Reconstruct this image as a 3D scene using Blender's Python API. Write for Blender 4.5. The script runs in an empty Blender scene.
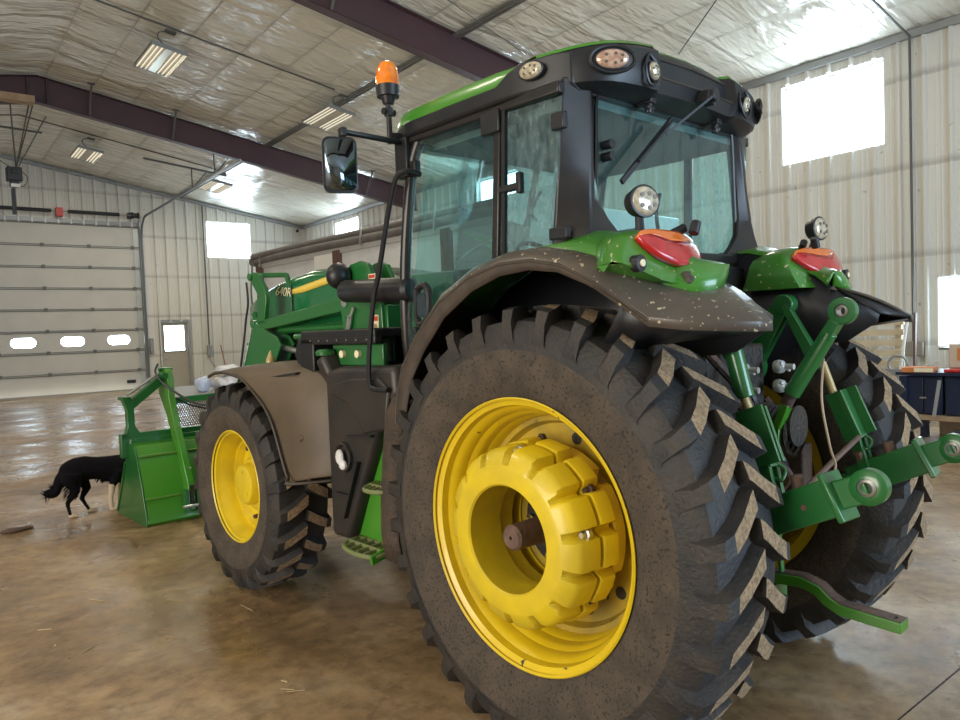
import bpy, bmesh, math, random
from mathutils import Vector, Matrix
random.seed(7)
S = bpy.context.scene
C = S.collection
PI = math.pi

# ------------------------------------------------------------------ camera
YAWB = 0.0749                       # tractor is turned this much against the building
def tw(x, y, z):                    # tractor frame -> world (building) frame
    c, s = math.cos(YAWB), math.sin(YAWB)
    return (c*x - s*y, s*x + c*y, z)
yaw, pitch, roll = 0.7380, -0.0408, -0.0381
f = Vector((math.sin(yaw)*math.cos(pitch), math.cos(yaw)*math.cos(pitch), math.sin(pitch)))
r = Vector((math.cos(yaw), -math.sin(yaw), 0)); u = r.cross(f)
r2 = r*math.cos(roll) + u*math.sin(roll); u2 = -r*math.sin(roll) + u*math.cos(roll)
RB = Matrix.Rotation(YAWB, 3, 'Z')
r2, u2, f = RB @ r2, RB @ u2, RB @ f
cd = bpy.data.cameras.new('camera'); cam = bpy.data.objects.new('camera', cd); C.objects.link(cam)
m = Matrix((r2, u2, -f)).transposed().to_4x4(); m.translation = Vector(tw(-3.0497, -2.0554, 1.7307))
cam.matrix_world = m
cd.sensor_width = 36; cd.lens = 725.467*36/960; cd.clip_end = 200; cd.clip_start = 0.05
S.camera = cam

# ------------------------------------------------------------------ light
S.view_settings.view_transform = 'Standard'; S.view_settings.look = 'None'
S.view_settings.gamma = 1; S.view_settings.use_curve_mapping = False
S.view_settings.exposure = 0.40
PANE = 12.0                         # radiance of the daylight in the window panes
LAMP = 75.0
w = bpy.data.worlds.new('world'); S.world = w; w.use_nodes = True
w.node_tree.nodes['Background'].inputs[0].default_value = (0.9, 0.96, 1, 1)
w.node_tree.nodes['Background'].inputs[1].default_value = 2.0
def area(name, loc, rot, sx, sy, power, col):
    d = bpy.data.lights.new(name, 'AREA'); d.shape = 'RECTANGLE'; d.size = sx; d.size_y = sy
    d.energy = power; d.color = col
    o = bpy.data.objects.new(name, d); C.objects.link(o); o.location = loc; o.rotation_euler = rot
    return o
# two added fill lamps behind and left of the camera, no doors there
area('fill_left', (-10.7, -1.0, 2.6), (0, -PI/2, 0), 4.6, 6.0, 620, (1.0, 0.94, 0.83))
area('fill_back', (3.0, -9.7, 2.6), (PI/2, 0, 0), 6.0, 4.6, 800, (0.58, 0.78, 1.0))
area('daylight_under_door', (-0.2, 26.55, 0.05), (PI/2+0.06, 0, 0), 8.0, 0.06, 5, (1.0, 0.97, 0.88))

# ------------------------------------------------------------------ materials
def mat(name, col, rough=0.5, metal=0.0, spec=0.5, coat=0.0, noise=None, bump=None, emit=None, dust=None):
    """noise=(scale, colour2, amount[, detail]); bump=(scale, strength); dust=(scale, colour, threshold)"""
    m = bpy.data.materials.new(name); m.use_nodes = True
    nt = m.node_tree; b = nt.nodes['Principled BSDF']
    b.inputs['Base Color'].default_value = (*col, 1); b.inputs['Roughness'].default_value = rough
    b.inputs['Metallic'].default_value = metal; b.inputs['Specular IOR Level'].default_value = spec
    b.inputs['Coat Weight'].default_value = coat; b.inputs['Coat Roughness'].default_value = 0.12
    tc = nt.nodes.new('ShaderNodeTexCoord'); src = None
    def mixc(a, fac, c2):
        mx = nt.nodes.new('ShaderNodeMix'); mx.data_type = 'RGBA'
        if a is None: mx.inputs[6].default_value = (*col, 1)
        else: nt.links.new(a, mx.inputs[6])
        mx.inputs[7].default_value = (*c2, 1); nt.links.new(fac, mx.inputs[0]); return mx.outputs[2]
    if noise:
        n = nt.nodes.new('ShaderNodeTexNoise'); n.inputs['Scale'].default_value = noise[0]
        n.inputs['Detail'].default_value = noise[3] if len(noise) > 3 else 6
        nt.links.new(tc.outputs['Object'], n.inputs['Vector'])
        mr = nt.nodes.new('ShaderNodeMapRange'); mr.inputs[1].default_value = 0.35; mr.inputs[2].default_value = 0.65
        mr.inputs[4].default_value = noise[2]; nt.links.new(n.outputs['Fac'], mr.inputs[0])
        src = mixc(src, mr.outputs[0], noise[1])
    if dust:
        n = nt.nodes.new('ShaderNodeTexNoise'); n.inputs['Scale'].default_value = dust[0]; n.inputs['Detail'].default_value = 3
        nt.links.new(tc.outputs['Object'], n.inputs['Vector'])
        mr = nt.nodes.new('ShaderNodeMapRange'); mr.inputs[1].default_value = dust[2]; mr.inputs[2].default_value = dust[2]+0.03
        nt.links.new(n.outputs['Fac'], mr.inputs[0]); src = mixc(src, mr.outputs[0], dust[1])
    if src: nt.links.new(src, b.inputs['Base Color'])
    if bump:
        n = nt.nodes.new('ShaderNodeTexNoise'); n.inputs['Scale'].default_value = bump[0]; n.inputs['Detail'].default_value = 4
        nt.links.new(tc.outputs['Object'], n.inputs['Vector'])
        bn = nt.nodes.new('ShaderNodeBump'); bn.inputs['Strength'].default_value = bump[1]; bn.inputs['Distance'].default_value = 0.02
        nt.links.new(n.outputs['Fac'], bn.inputs['Height']); nt.links.new(bn.outputs[0], b.inputs['Normal'])
    if emit:
        b.inputs['Emission Color'].default_value = (*emit[0], 1); b.inputs['Emission Strength'].default_value = emit[1]
    return m
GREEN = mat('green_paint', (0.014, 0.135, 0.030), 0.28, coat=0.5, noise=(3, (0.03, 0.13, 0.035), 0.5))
GREEN_LIT = mat('green_paint_lit', (0.050, 0.245, 0.018), 0.3, coat=0.5, noise=(4, (0.08, 0.23, 0.03), 0.5))  # same green paint, with the lit look put into the colour
GREENS = mat('green_paint_spattered', (0.04, 0.20, 0.02), 0.3, coat=0.5, noise=(6, (0.08, 0.2, 0.03), 0.4), dust=(44, (0.5, 0.48, 0.3), 0.655))
YEL = mat('yellow_paint', (0.78, 0.575, 0.012), 0.42, coat=0.2, noise=(5, (0.50, 0.37, 0.03), 0.6))
YELR = mat('yellow_paint_chipped', (0.78, 0.565, 0.012), 0.36, coat=0.3, noise=(4, (0.55, 0.37, 0.02), 0.5), dust=(13, (0.05, 0.045, 0.03), 0.69))
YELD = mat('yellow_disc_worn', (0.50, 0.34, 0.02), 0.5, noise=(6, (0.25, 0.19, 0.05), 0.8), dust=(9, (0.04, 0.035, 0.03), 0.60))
STRIPE = mat('yellow_stripe', (0.80, 0.58, 0.10), 0.4)
RUB = mat('tyre_rubber', (0.017, 0.017, 0.019), 0.62, noise=(7, (0.040, 0.033, 0.027), 0.9), bump=(60, 0.3))
RUBS = mat('tyre_sidewall_dusty', (0.055, 0.043, 0.034), 0.85, noise=(9, (0.088, 0.068, 0.052), 0.9), dust=(85, (0.030, 0.025, 0.020), 0.58), bump=(50, 0.35))
RUBT = mat('tyre_lug_dirt', (0.42, 0.29, 0.17), 0.95, noise=(60, (0.20, 0.135, 0.08), 0.9), bump=(120, 0.7))
BLK = mat('black_plastic', (0.010, 0.011, 0.015), 0.40, noise=(8, (0.022, 0.021, 0.021), 0.4))
BLKD = mat('black_plastic_dusty', (0.034, 0.027, 0.022), 0.5, noise=(5, (0.07, 0.052, 0.036), 0.8), bump=(90, 0.1))
FLARE = mat('fender_flare_spattered', (0.075, 0.062, 0.052), 0.36, noise=(4, (0.12, 0.10, 0.08), 0.7), dust=(48, (0.5, 0.42, 0.28), 0.645))
FFEND = mat('front_fender_dusty', (0.082, 0.060, 0.040), 0.55, noise=(3, (0.125, 0.092, 0.060), 0.8))
TANK = mat('tank_plastic', (0.014, 0.014, 0.016), 0.45, noise=(4, (0.042, 0.034, 0.027), 0.7))
DARK = mat('dark_grease', (0.012, 0.011, 0.010), 0.6, noise=(10, (0.05, 0.033, 0.02), 0.7), bump=(40, 0.6))
RUST = mat('rusty_iron', (0.10, 0.055, 0.035), 0.7, noise=(14, (0.05, 0.035, 0.03), 0.8), bump=(60, 0.4))
RUSTS = mat('rusty_shaft', (0.17, 0.10, 0.075), 0.6, noise=(14, (0.09, 0.055, 0.04), 0.8), bump=(50, 0.3))
STEEL = mat('steel', (0.62, 0.62, 0.60), 0.3, metal=0.9)
RODY = mat('greased_rod', (0.55, 0.42, 0.20), 0.4, metal=0.3, noise=(20, (0.35, 0.25, 0.12), 0.7))
REDL = mat('red_lens', (0.55, 0.015, 0.02), 0.18, coat=0.6, noise=(30, (0.35, 0.01, 0.015), 0.6))
ORL = mat('orange_lens', (0.75, 0.16, 0.02), 0.18, coat=0.6)
BEAC = mat('beacon_orange', (0.95, 0.26, 0.01), 0.15, coat=0.7, noise=(22, (0.7, 0.12, 0.01), 0.6))
LENS = mat('lamp_lens', (0.62, 0.56, 0.42), 0.2, metal=0.2, coat=0.6, noise=(60, (0.3, 0.25, 0.18), 0.8))
LENSR = mat('lamp_lens_amber', (0.58, 0.40, 0.30), 0.2, metal=0.2, coat=0.6, noise=(60, (0.35, 0.18, 0.13), 0.8))
MIRR = mat('mirror_glass', (0.16, 0.21, 0.26), 0.04, metal=1.0)
WHITE = mat('white_paint', (0.75, 0.74, 0.70), 0.5)
STICK = mat('sticker', (0.80, 0.72, 0.5), 0.5)
STICKR = mat('sticker_red', (0.55, 0.06, 0.03), 0.5)
PURP = mat('purple_primer_steel', (0.070, 0.030, 0.034), 0.55, noise=(2, (0.05, 0.026, 0.033), 0.6))
GALV = mat('galvanised', (0.30, 0.31, 0.31), 0.45, metal=0.4)
CONDM = mat('dark_conduit', (0.11, 0.11, 0.10), 0.5, metal=0.3)
SPRING = mat('spring_steel', (0.03, 0.035, 0.04), 0.5, metal=0.3)
DOORM = mat('overhead_door_skin', (0.56, 0.54, 0.49), 0.5, noise=(1.2, (0.46, 0.45, 0.41), 0.5))
MAND = mat('walk_door_paint', (0.40, 0.36, 0.29), 0.5, noise=(2, (0.34, 0.31, 0.25), 0.5))
WOOD = mat('wood', (0.42, 0.29, 0.17), 0.7, noise=(6, (0.28, 0.18, 0.10), 0.7))
TARP = mat('tarp_vinyl', (0.105, 0.095, 0.090), 0.5, noise=(4, (0.17, 0.15, 0.14), 0.7))
TRW = mat('trailer_white', (0.66, 0.66, 0.66), 0.35, noise=(2, (0.5, 0.5, 0.5), 0.5))
TRG = mat('trailer_grey', (0.40, 0.38, 0.37), 0.5)
TRB = mat('trailer_brown_post', (0.10, 0.05, 0.035), 0.6)
NAVY = mat('navy_cabinet', (0.012, 0.02, 0.05), 0.35)
REDP = mat('red_paint', (0.5, 0.02, 0.02), 0.4)
CARD = mat('orange_box', (0.62, 0.20, 0.05), 0.6)
CARD2 = mat('tan_card', (0.55, 0.45, 0.33), 0.7)
BAG = mat('white_plastic_bag', (0.75, 0.75, 0.78), 0.35, noise=(9, (0.45, 0.42, 0.42), 0.7), bump=(14, 0.6))
FURB = mat('black_fur', (0.004, 0.004, 0.006), 0.9, spec=0.12, noise=(60, (0.010, 0.010, 0.012), 0.6), bump=(120, 0.5))
FURW = mat('white_fur', (0.62, 0.50, 0.38), 0.85, bump=(120, 0.4))
SEATM = mat('seat_fabric', (0.02, 0.022, 0.025), 0.8)
SILL = mat('cab_sill_yellow', (0.55, 0.5, 0.2), 0.6)
SKIN_W = (0.64, 0.62, 0.56)

def glass(name, tint, gloss=0.10, smear=0.12):
    m = bpy.data.materials.new(name); m.use_nodes = True; nt = m.node_tree; nt.nodes.clear()
    out = nt.nodes.new('ShaderNodeOutputMaterial')
    tr = nt.nodes.new('ShaderNodeBsdfTransparent'); tr.inputs[0].default_value = (*tint, 1)
    gl = nt.nodes.new('ShaderNodeBsdfGlossy'); gl.inputs['Roughness'].default_value = 0.03; gl.inputs[0].default_value = (0.9, 1, 1, 1)
    lw = nt.nodes.new('ShaderNodeLayerWeight'); lw.inputs[0].default_value = 0.35
    mr = nt.nodes.new('ShaderNodeMapRange'); mr.inputs[3].default_value = gloss; mr.inputs[4].default_value = 0.75
    nt.links.new(lw.outputs['Fresnel'], mr.inputs[0])
    m1 = nt.nodes.new('ShaderNodeMixShader'); nt.links.new(mr.outputs[0], m1.inputs[0])
    nt.links.new(tr.outputs[0], m1.inputs[1]); nt.links.new(gl.outputs[0], m1.inputs[2])
    df = nt.nodes.new('ShaderNodeBsdfDiffuse'); df.inputs[0].default_value = (0.55, 0.74, 0.78, 1)
    tl = nt.nodes.new('ShaderNodeBsdfTranslucent'); tl.inputs[0].default_value = (0.45, 0.85, 0.95, 1)
    m3 = nt.nodes.new('ShaderNodeMixShader'); nt.links.new(df.outputs[0], m3.inputs[1]); nt.links.new(tl.outputs[0], m3.inputs[2])
    tc = nt.nodes.new('ShaderNodeTexCoord'); mp = nt.nodes.new('ShaderNodeMapping'); mp.inputs['Scale'].default_value = (34, 34, 16)
    mp.inputs['Rotation'].default_value = (0.25, 0, 0)
    n = nt.nodes.new('ShaderNodeTexNoise'); n.inputs['Scale'].default_value = 1.2; n.inputs['Detail'].default_value = 5
    nt.links.new(tc.outputs['Object'], mp.inputs[0]); nt.links.new(mp.outputs[0], n.inputs['Vector'])
    r1 = nt.nodes.new('ShaderNodeMapRange'); r1.inputs[1].default_value = 0.35; r1.inputs[2].default_value = 0.85
    r1.inputs[3].default_value = smear*0.6; r1.inputs[4].default_value = smear*3
    nt.links.new(n.outputs['Fac'], r1.inputs[0])
    m2 = nt.nodes.new('ShaderNodeMixShader'); nt.links.new(r1.outputs[0], m2.inputs[0])
    nt.links.new(m1.outputs[0], m2.inputs[1]); nt.links.new(m3.outputs[0], m2.inputs[2])
    nt.links.new(m2.outputs[0], out.inputs[0]); return m
GLS = glass('cab_glass', (0.72, 0.99, 0.99), 0.05, 0.04)
GLSD = glass('cab_glass_dirty', (0.72, 0.99, 1.0), 0.06, 0.15)
GLSR = glass('cab_rear_glass', (0.74, 0.99, 0.98), 0.05, 0.05)

def emis(name, col, s):
    m = bpy.data.materials.new(name); m.use_nodes = True; nt = m.node_tree; nt.nodes.clear()
    o = nt.nodes.new('ShaderNodeOutputMaterial'); e = nt.nodes.new('ShaderNodeEmission')
    e.inputs[0].default_value = (*col, 1); e.inputs[1].default_value = s; nt.links.new(e.outputs[0], o.inputs[0]); return m
PANEM = emis('daylit_frosted_pane', (0.70, 0.87, 1.0), PANE)
TUBE = emis('fluorescent_tube', (1.0, 0.90, 0.70), 0.7)

def floor_mat():
    m = mat('dirty_concrete', (0.22, 0.145, 0.08), 0.45); nt = m.node_tree; b = nt.nodes['Principled BSDF']
    tc = nt.nodes.new('ShaderNodeTexCoord')
    def noise(s, d=8, dist=0.0):
        n = nt.nodes.new('ShaderNodeTexNoise'); n.inputs['Scale'].default_value = s; n.inputs['Detail'].default_value = d
        n.inputs['Roughness'].default_value = 0.65; n.inputs['Distortion'].default_value = dist
        nt.links.new(tc.outputs['Object'], n.inputs['Vector']); return n.outputs['Fac']
    def ramp(src, stops):
        rr = nt.nodes.new('ShaderNodeValToRGB'); e = rr.color_ramp.elements
        while len(e) < len(stops): e.new(0.5)
        for k, (p, c) in enumerate(stops): e[k].position = p; e[k].color = (*c, 1) if len(c) == 3 else c
        nt.links.new(src, rr.inputs[0]); return rr.outputs[0]
    c1 = ramp(noise(0.9, 9, 0.6), [(0.30, (0.105, 0.073, 0.045)), (0.45, (0.25, 0.158, 0.080)), (0.58, (0.37, 0.25, 0.135)), (0.74, (0.44, 0.35, 0.25))])
    c2 = ramp(noise(9, 10), [(0.35, (0.55, 0.52, 0.5)), (0.55, (1, 1, 1)), (0.7, (1.25, 1.15, 1.0))])
    mx = nt.nodes.new('ShaderNodeMix'); mx.data_type = 'RGBA'; mx.blend_type = 'MULTIPLY'; mx.inputs[0].default_value = 0.8
    nt.links.new(c1, mx.inputs[6]); nt.links.new(c2, mx.inputs[7])
    # dark damp stains
    st = ramp(noise(2.2, 6, 1.0), [(0.60, (1, 1, 1)), (0.68, (0.45, 0.42, 0.40))])
    mx2 = nt.nodes.new('ShaderNodeMix'); mx2.data_type = 'RGBA'; mx2.blend_type = 'MULTIPLY'; mx2.inputs[0].default_value = 0.6
    nt.links.new(mx.outputs[2], mx2.inputs[6]); nt.links.new(st, mx2.inputs[7]); nt.links.new(mx2.outputs[2], b.inputs['Base Color'])
    ro = ramp(noise(0.7, 8, 0.8), [(0.38, (0.18,)*3), (0.62, (0.52,)*3)])
    nt.links.new(ro, b.inputs['Roughness'])
    bn = nt.nodes.new('ShaderNodeBump'); bn.inputs['Strength'].default_value = 0.22; bn.inputs['Distance'].default_value = 0.02
    nt.links.new(noise(11, 10), bn.inputs['Height']); nt.links.new(bn.outputs[0], b.inputs['Normal'])
    return m
FLOORM = floor_mat()

def wall_mat():
    m = mat('ribbed_steel_liner', SKIN_W, 0.42, spec=0.4); nt = m.node_tree; b = nt.nodes['Principled BSDF']
    tc = nt.nodes.new('ShaderNodeTexCoord'); sp = nt.nodes.new('ShaderNodeSeparateXYZ'); nt.links.new(tc.outputs['Object'], sp.inputs[0])
    n = nt.nodes.new('ShaderNodeTexNoise'); n.inputs['Scale'].default_value = 1.5; n.inputs['Detail'].default_value = 8
    nt.links.new(tc.outputs['Object'], n.inputs['Vector'])
    # dusty girt lines at even heights
    a = nt.nodes.new('ShaderNodeMath'); a.operation = 'MULTIPLY_ADD'; a.inputs[1].default_value = 1/1.49; a.inputs[2].default_value = -1.19/1.49
    nt.links.new(sp.outputs[2], a.inputs[0])
    fr = nt.nodes.new('ShaderNodeMath'); fr.operation = 'FRACT'; nt.links.new(a.outputs[0], fr.inputs[0])
    su = nt.nodes.new('ShaderNodeMath'); su.operation = 'SUBTRACT'; su.inputs[1].default_value = 0.03; nt.links.new(fr.outputs[0], su.inputs[0])
    ab = nt.nodes.new('ShaderNodeMath'); ab.operation = 'ABSOLUTE'; nt.links.new(su.outputs[0], ab.inputs[0])
    mr = nt.nodes.new('ShaderNodeMapRange'); mr.inputs[1].default_value = 0.0; mr.inputs[2].default_value = 0.07
    mr.inputs[3].default_value = 0.75; mr.inputs[4].default_value = 0.0; nt.links.new(ab.outputs[0], mr.inputs[0])
    mu = nt.nodes.new('ShaderNodeMath'); mu.operation = 'MULTIPLY'; nt.links.new(mr.outputs[0], mu.inputs[0]); nt.links.new(n.outputs['Fac'], mu.inputs[1])
    mx = nt.nodes.new('ShaderNodeMix'); mx.data_type = 'RGBA'; nt.links.new(mu.outputs[0], mx.inputs[0])
    mx.inputs[6].default_value = (*SKIN_W, 1); mx.inputs[7].default_value = (0.2, 0.18, 0.17, 1)
    # scattered scuffs
    n2 = nt.nodes.new('ShaderNodeTexNoise'); n2.inputs['Scale'].default_value = 7; n2.inputs['Detail'].default_value = 3
    nt.links.new(tc.outputs['Object'], n2.inputs['Vector'])
    m2 = nt.nodes.new('ShaderNodeMapRange'); m2.inputs[1].default_value = 0.70; m2.inputs[2].default_value = 0.74; m2.inputs[4].default_value = 0.55
    nt.links.new(n2.outputs['Fac'], m2.inputs[0])
    mx2 = nt.nodes.new('ShaderNodeMix'); mx2.data_type = 'RGBA'; nt.links.new(m2.outputs[0], mx2.inputs[0])
    nt.links.new(mx.outputs[2], mx2.inputs[6]); mx2.inputs[7].default_value = (0.22, 0.18, 0.14, 1)
    nt.links.new(mx2.outputs[2], b.inputs['Base Color'])
    return m
WALLM = wall_mat()

def ceil_mat():
    m = mat('quilted_vinyl_insulation', (0.74, 0.71, 0.61), 0.27, spec=0.6, coat=0.45); nt = m.node_tree; b = nt.nodes['Principled BSDF']
    tc = nt.nodes.new('ShaderNodeTexCoord')
    mp = nt.nodes.new('ShaderNodeMapping'); mp.inputs['Scale'].default_value = (0.55, 2.0, 1); nt.links.new(tc.outputs['Object'], mp.inputs[0])
    n = nt.nodes.new('ShaderNodeTexNoise'); n.inputs['Scale'].default_value = 1.0; n.inputs['Detail'].default_value = 3; n.inputs['Distortion'].default_value = 0.7
    nt.links.new(mp.outputs[0], n.inputs['Vector'])
    mp2 = nt.nodes.new('ShaderNodeMapping'); mp2.inputs['Scale'].default_value = (3.0, 9.0, 1); nt.links.new(tc.outputs['Object'], mp2.inputs[0])
    n2 = nt.nodes.new('ShaderNodeTexNoise'); n2.inputs['Scale'].default_value = 1.0; n2.inputs['Detail'].default_value = 2
    nt.links.new(mp2.outputs[0], n2.inputs['Vector'])
    ad = nt.nodes.new('ShaderNodeMath'); ad.operation = 'MULTIPLY_ADD'; ad.inputs[1].default_value = 0.22
    nt.links.new(n2.outputs['Fac'], ad.inputs[0]); nt.links.new(n.outputs['Fac'], ad.inputs[2])
    bn = nt.nodes.new('ShaderNodeBump'); bn.inputs['Strength'].default_value = 0.8; bn.inputs['Distance'].default_value = 0.18
    nt.links.new(ad.outputs[0], bn.inputs['Height']); nt.links.new(bn.outputs[0], b.inputs['Normal']); nt.links.new(bn.outputs[0], b.inputs['Coat Normal'])
    return m
CEILM = ceil_mat()

# ------------------------------------------------------------------ mesh builder
class MB:
    def __init__(s): s.v = []; s.f = []; s.m = []
    def add(s, vs, fs, mi=0):
        n = len(s.v); s.v += [tuple(v) for v in vs]; s.f += [tuple(i+n for i in q) for q in fs]; s.m += [mi]*len(fs); return s
    def box(s, c, d, rot=None, mi=0, taper=1.0):
        x, y, z = d[0]/2, d[1]/2, d[2]/2
        vs = [Vector((a*x*(taper if k > 0 else 1), b*y*(taper if k > 0 else 1), k*z)) for k in (-1, 1) for a, b in ((-1, -1), (1, -1), (1, 1), (-1, 1))]
        if rot is not None:
            R = rot if isinstance(rot, Matrix) else Matrix.Rotation(rot[2], 3, 'Z') @ Matrix.Rotation(rot[1], 3, 'Y') @ Matrix.Rotation(rot[0], 3, 'X')
            vs = [R @ v for v in vs]
        vs = [v + Vector(c) for v in vs]
        return s.add(vs, [(3, 2, 1, 0), (4, 5, 6, 7), (0, 1, 5, 4), (1, 2, 6, 5), (2, 3, 7, 6), (3, 0, 4, 7)], mi)
    def b2(s, x0, x1, y0, y1, z0, z1, mi=0):
        return s.box(((x0+x1)/2, (y0+y1)/2, (z0+z1)/2), (abs(x1-x0), abs(y1-y0), abs(z1-z0)), mi=mi)
    def bar(s, p0, p1, w, h, up=(0, 0, 1), mi=0, w1=None, h1=None):
        p0, p1 = Vector(p0), Vector(p1); d = (p1-p0).normalized(); a = d.cross(Vector(up))
        if a.length < 1e-4: a = d.cross(Vector((0, 1, 0)))
        a.normalize(); b = a.cross(d); vs = []
        for p, ww, hh in ((p0, w, h), (p1, w1 or w, h1 or h)):
            vs += [p+a*ww/2*i+b*hh/2*j for i, j in ((-1, -1), (1, -1), (1, 1), (-1, 1))]
        return s.add(vs, [(0, 1, 2, 3), (7, 6, 5, 4), (0, 4, 5, 1), (1, 5, 6, 2), (2, 6, 7, 3), (3, 7, 4, 0)], mi)
    def ring(s, c, a, b, r, n):
        return [c + a*math.cos(2*PI*k/n)*r + b*math.sin(2*PI*k/n)*r for k in range(n)]
    def tube(s, pts, r, n=8, mi=0, cap=True, closed=False):
        pts = [Vector(p) for p in pts]; rs = r if isinstance(r, (list, tuple)) else [r]*len(pts)
        vs = []; fs = []; N = len(pts); prev = None
        for i, p in enumerate(pts):
            if closed: d = pts[(i+1) % N]-pts[i-1]
            else: d = (pts[min(i+1, N-1)]-pts[max(i-1, 0)])
            d.normalize()
            if prev is None:
                a = d.cross(Vector((0, 0, 1)))
                if a.length < 0.05: a = d.cross(Vector((0, 1, 0)))
            else: a = prev - d*prev.dot(d)
            a.normalize(); prev = a; b = d.cross(a); vs += s.ring(p, a, b, rs[i], n)
        for i in range(N if closed else N-1):
            j = (i+1) % N
            for k in range(n): fs.append((i*n+k, i*n+(k+1) % n, j*n+(k+1) % n, j*n+k))
        if cap and not closed: fs += [tuple(range(n-1, -1, -1)), tuple(range((N-1)*n, N*n))]
        return s.add(vs, fs, mi)
    def cyl(s, p0, p1, r, r1=None, n=20, mi=0): return s.tube([p0, p1], [r, r1 if r1 is not None else r], n, mi)
    def prism(s, poly, axis, a, b, mi=0):
        """poly in the two remaining axes (kept in xyz order), from a to b along axis"""
        i = 'xyz'.index(axis); n = len(poly); vs = []
        for t in (a, b):
            for p in poly:
                v = list(p); v.insert(i, t); vs.append(v)
        fs = [tuple(range(n)), tuple(range(2*n-1, n-1, -1))] + [(k, k+n, (k+1) % n+n, (k+1) % n) for k in range(n)]
        return s.add(vs, fs, mi)
    def lathe(s, prof, c, axis='x', n=48, mi=0, rf=None, close=False, a0=0.0, a1=2*PI):
        """prof = [(along axis, radius)]"""
        c = Vector(c); full = abs(a1-a0-2*PI) < 1e-6; k1 = n if full else n+1; vs = []
        for h, rr in prof:
            for k in range(k1):
                t = a0+(a1-a0)*k/n; q = rr if rf is None else rf(h, rr, t)
                e = {'x': (h, q*math.cos(t), q*math.sin(t)), 'y': (q*math.cos(t), h, q*math.sin(t)), 'z': (q*math.cos(t), q*math.sin(t), h)}[axis]
                vs.append(c+Vector(e))
        fs = []; P = len(prof)
        for i in range(P if close else P-1):
            j = (i+1) % P
            for k in range(n):
                k2 = (k+1) % k1
                fs.append((i*k1+k, i*k1+k2, j*k1+k2, j*k1+k))
        return s.add(vs, fs, mi)
    def grid(s, rows, mi=0, wrap=False):
        n = len(rows[0]); vs = [p for q in rows for p in q]; fs = []
        for i in range(len(rows)-1):
            for k in range(n if wrap else n-1):
                k2 = (k+1) % n; fs.append((i*n+k, i*n+k2, (i+1)*n+k2, (i+1)*n+k))
        return s.add(vs, fs, mi)
    def loft(s, secs, mi=0):
        n = len(secs[0]); s.grid(secs, mi, wrap=True)
        s.add(secs[0], [tuple(range(n-1, -1, -1))], mi); s.add(secs[-1], [tuple(range(n))], mi); return s
    def ell(s, c, rad, n=16, mi=0, rot=None):
        vs = []; fs = []; m = n//2
        R = Matrix.Identity(3) if rot is None else Matrix.Rotation(rot[2], 3, 'Z') @ Matrix.Rotation(rot[1], 3, 'Y') @ Matrix.Rotation(rot[0], 3, 'X')
        for i in range(m+1):
            ph = PI*i/m
            for k in range(n):
                t = 2*PI*k/n
                vs.append(Vector(c)+R @ Vector((rad[0]*math.sin(ph)*math.cos(t), rad[1]*math.sin(ph)*math.sin(t), rad[2]*math.cos(ph))))
        for i in range(m):
            for k in range(n): fs.append((i*n+k, i*n+(k+1) % n, (i+1)*n+(k+1) % n, (i+1)*n+k))
        return s.add(vs, fs, mi)
    def build(s, name, mats, parent=None, bevel=0, solid=0, sub=0, smooth=40, offs=0, label=None, seg=2):
        me = bpy.data.meshes.new(name); me.from_pydata(s.v, [], s.f)
        mats = mats if isinstance(mats, (list, tuple)) else [mats]
        for q in mats: me.materials.append(q)
        me.polygons.foreach_set('material_index', s.m)
        bm = bmesh.new(); bm.from_mesh(me); bmesh.ops.remove_doubles(bm, verts=bm.verts, dist=1e-5)
        bmesh.ops.recalc_face_normals(bm, faces=bm.faces); bm.to_mesh(me); bm.free()
        me.polygons.foreach_set('use_smooth', [True]*len(me.polygons)); me.set_sharp_from_angle(angle=math.radians(smooth)); me.update()
        o = bpy.data.objects.new(name, me); C.objects.link(o)
        if parent: o.parent = parent
        if solid:
            q = o.modifiers.new('solid', 'SOLIDIFY'); q.thickness = solid; q.offset = offs
        if bevel:
            q = o.modifiers.new('bevel', 'BEVEL'); q.width = bevel; q.segments = seg; q.limit_method = 'ANGLE'; q.angle_limit = math.radians(35); q.harden_normals = False
        if sub:
            q = o.modifiers.new('sub', 'SUBSURF'); q.levels = sub; q.render_levels = sub
        if label: o['label'] = label
        return o
def tag(o, label, cat, group=None, kind=None):
    o['label'] = label; o['category'] = cat
    if group: o['group'] = group
    if kind: o['kind'] = kind
    return o
def struct(o, label=None):
    o['kind'] = 'structure'
    if label: o['label'] = label
    return o
def empty(name, loc, rz=0):
    o = bpy.data.objects.new(name, None); C.objects.link(o); o.location = loc; o.rotation_euler = (0, 0, rz); return o
def copytree(o, parent=None):
    c = o.copy(); C.objects.link(c)
    if parent: c.parent = parent
    for ch in list(o.children): copytree(ch, c)
    return c
def smoothpath(pts, n=6):
    P = [Vector(p) for p in pts]; P = [P[0]*2-P[1]] + P + [P[-1]*2-P[-2]]; out = []
    for i in range(1, len(P)-2):
        for k in range(n):
            t = k/n; a, b, c, d = P[i-1], P[i], P[i+1], P[i+2]
            out.append(0.5*((2*b)+(c-a)*t+(2*a-5*b+4*c-d)*t*t+(3*b-a-3*c+d)*t**3))
    out.append(P[-2]); return out
def rrect(w, h, r, n=5, cx=0, cy=0):
    out = []
    for sx, sy, a in ((1, 1, 0), (-1, 1, PI/2), (-1, -1, PI), (1, -1, 1.5*PI)):
        for k in range(n+1):
            t = a+PI/2*k/n; out.append((cx+sx*(w/2-r)+r*math.cos(t), cy+sy*(h/2-r)+r*math.sin(t)))
    return out
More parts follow.
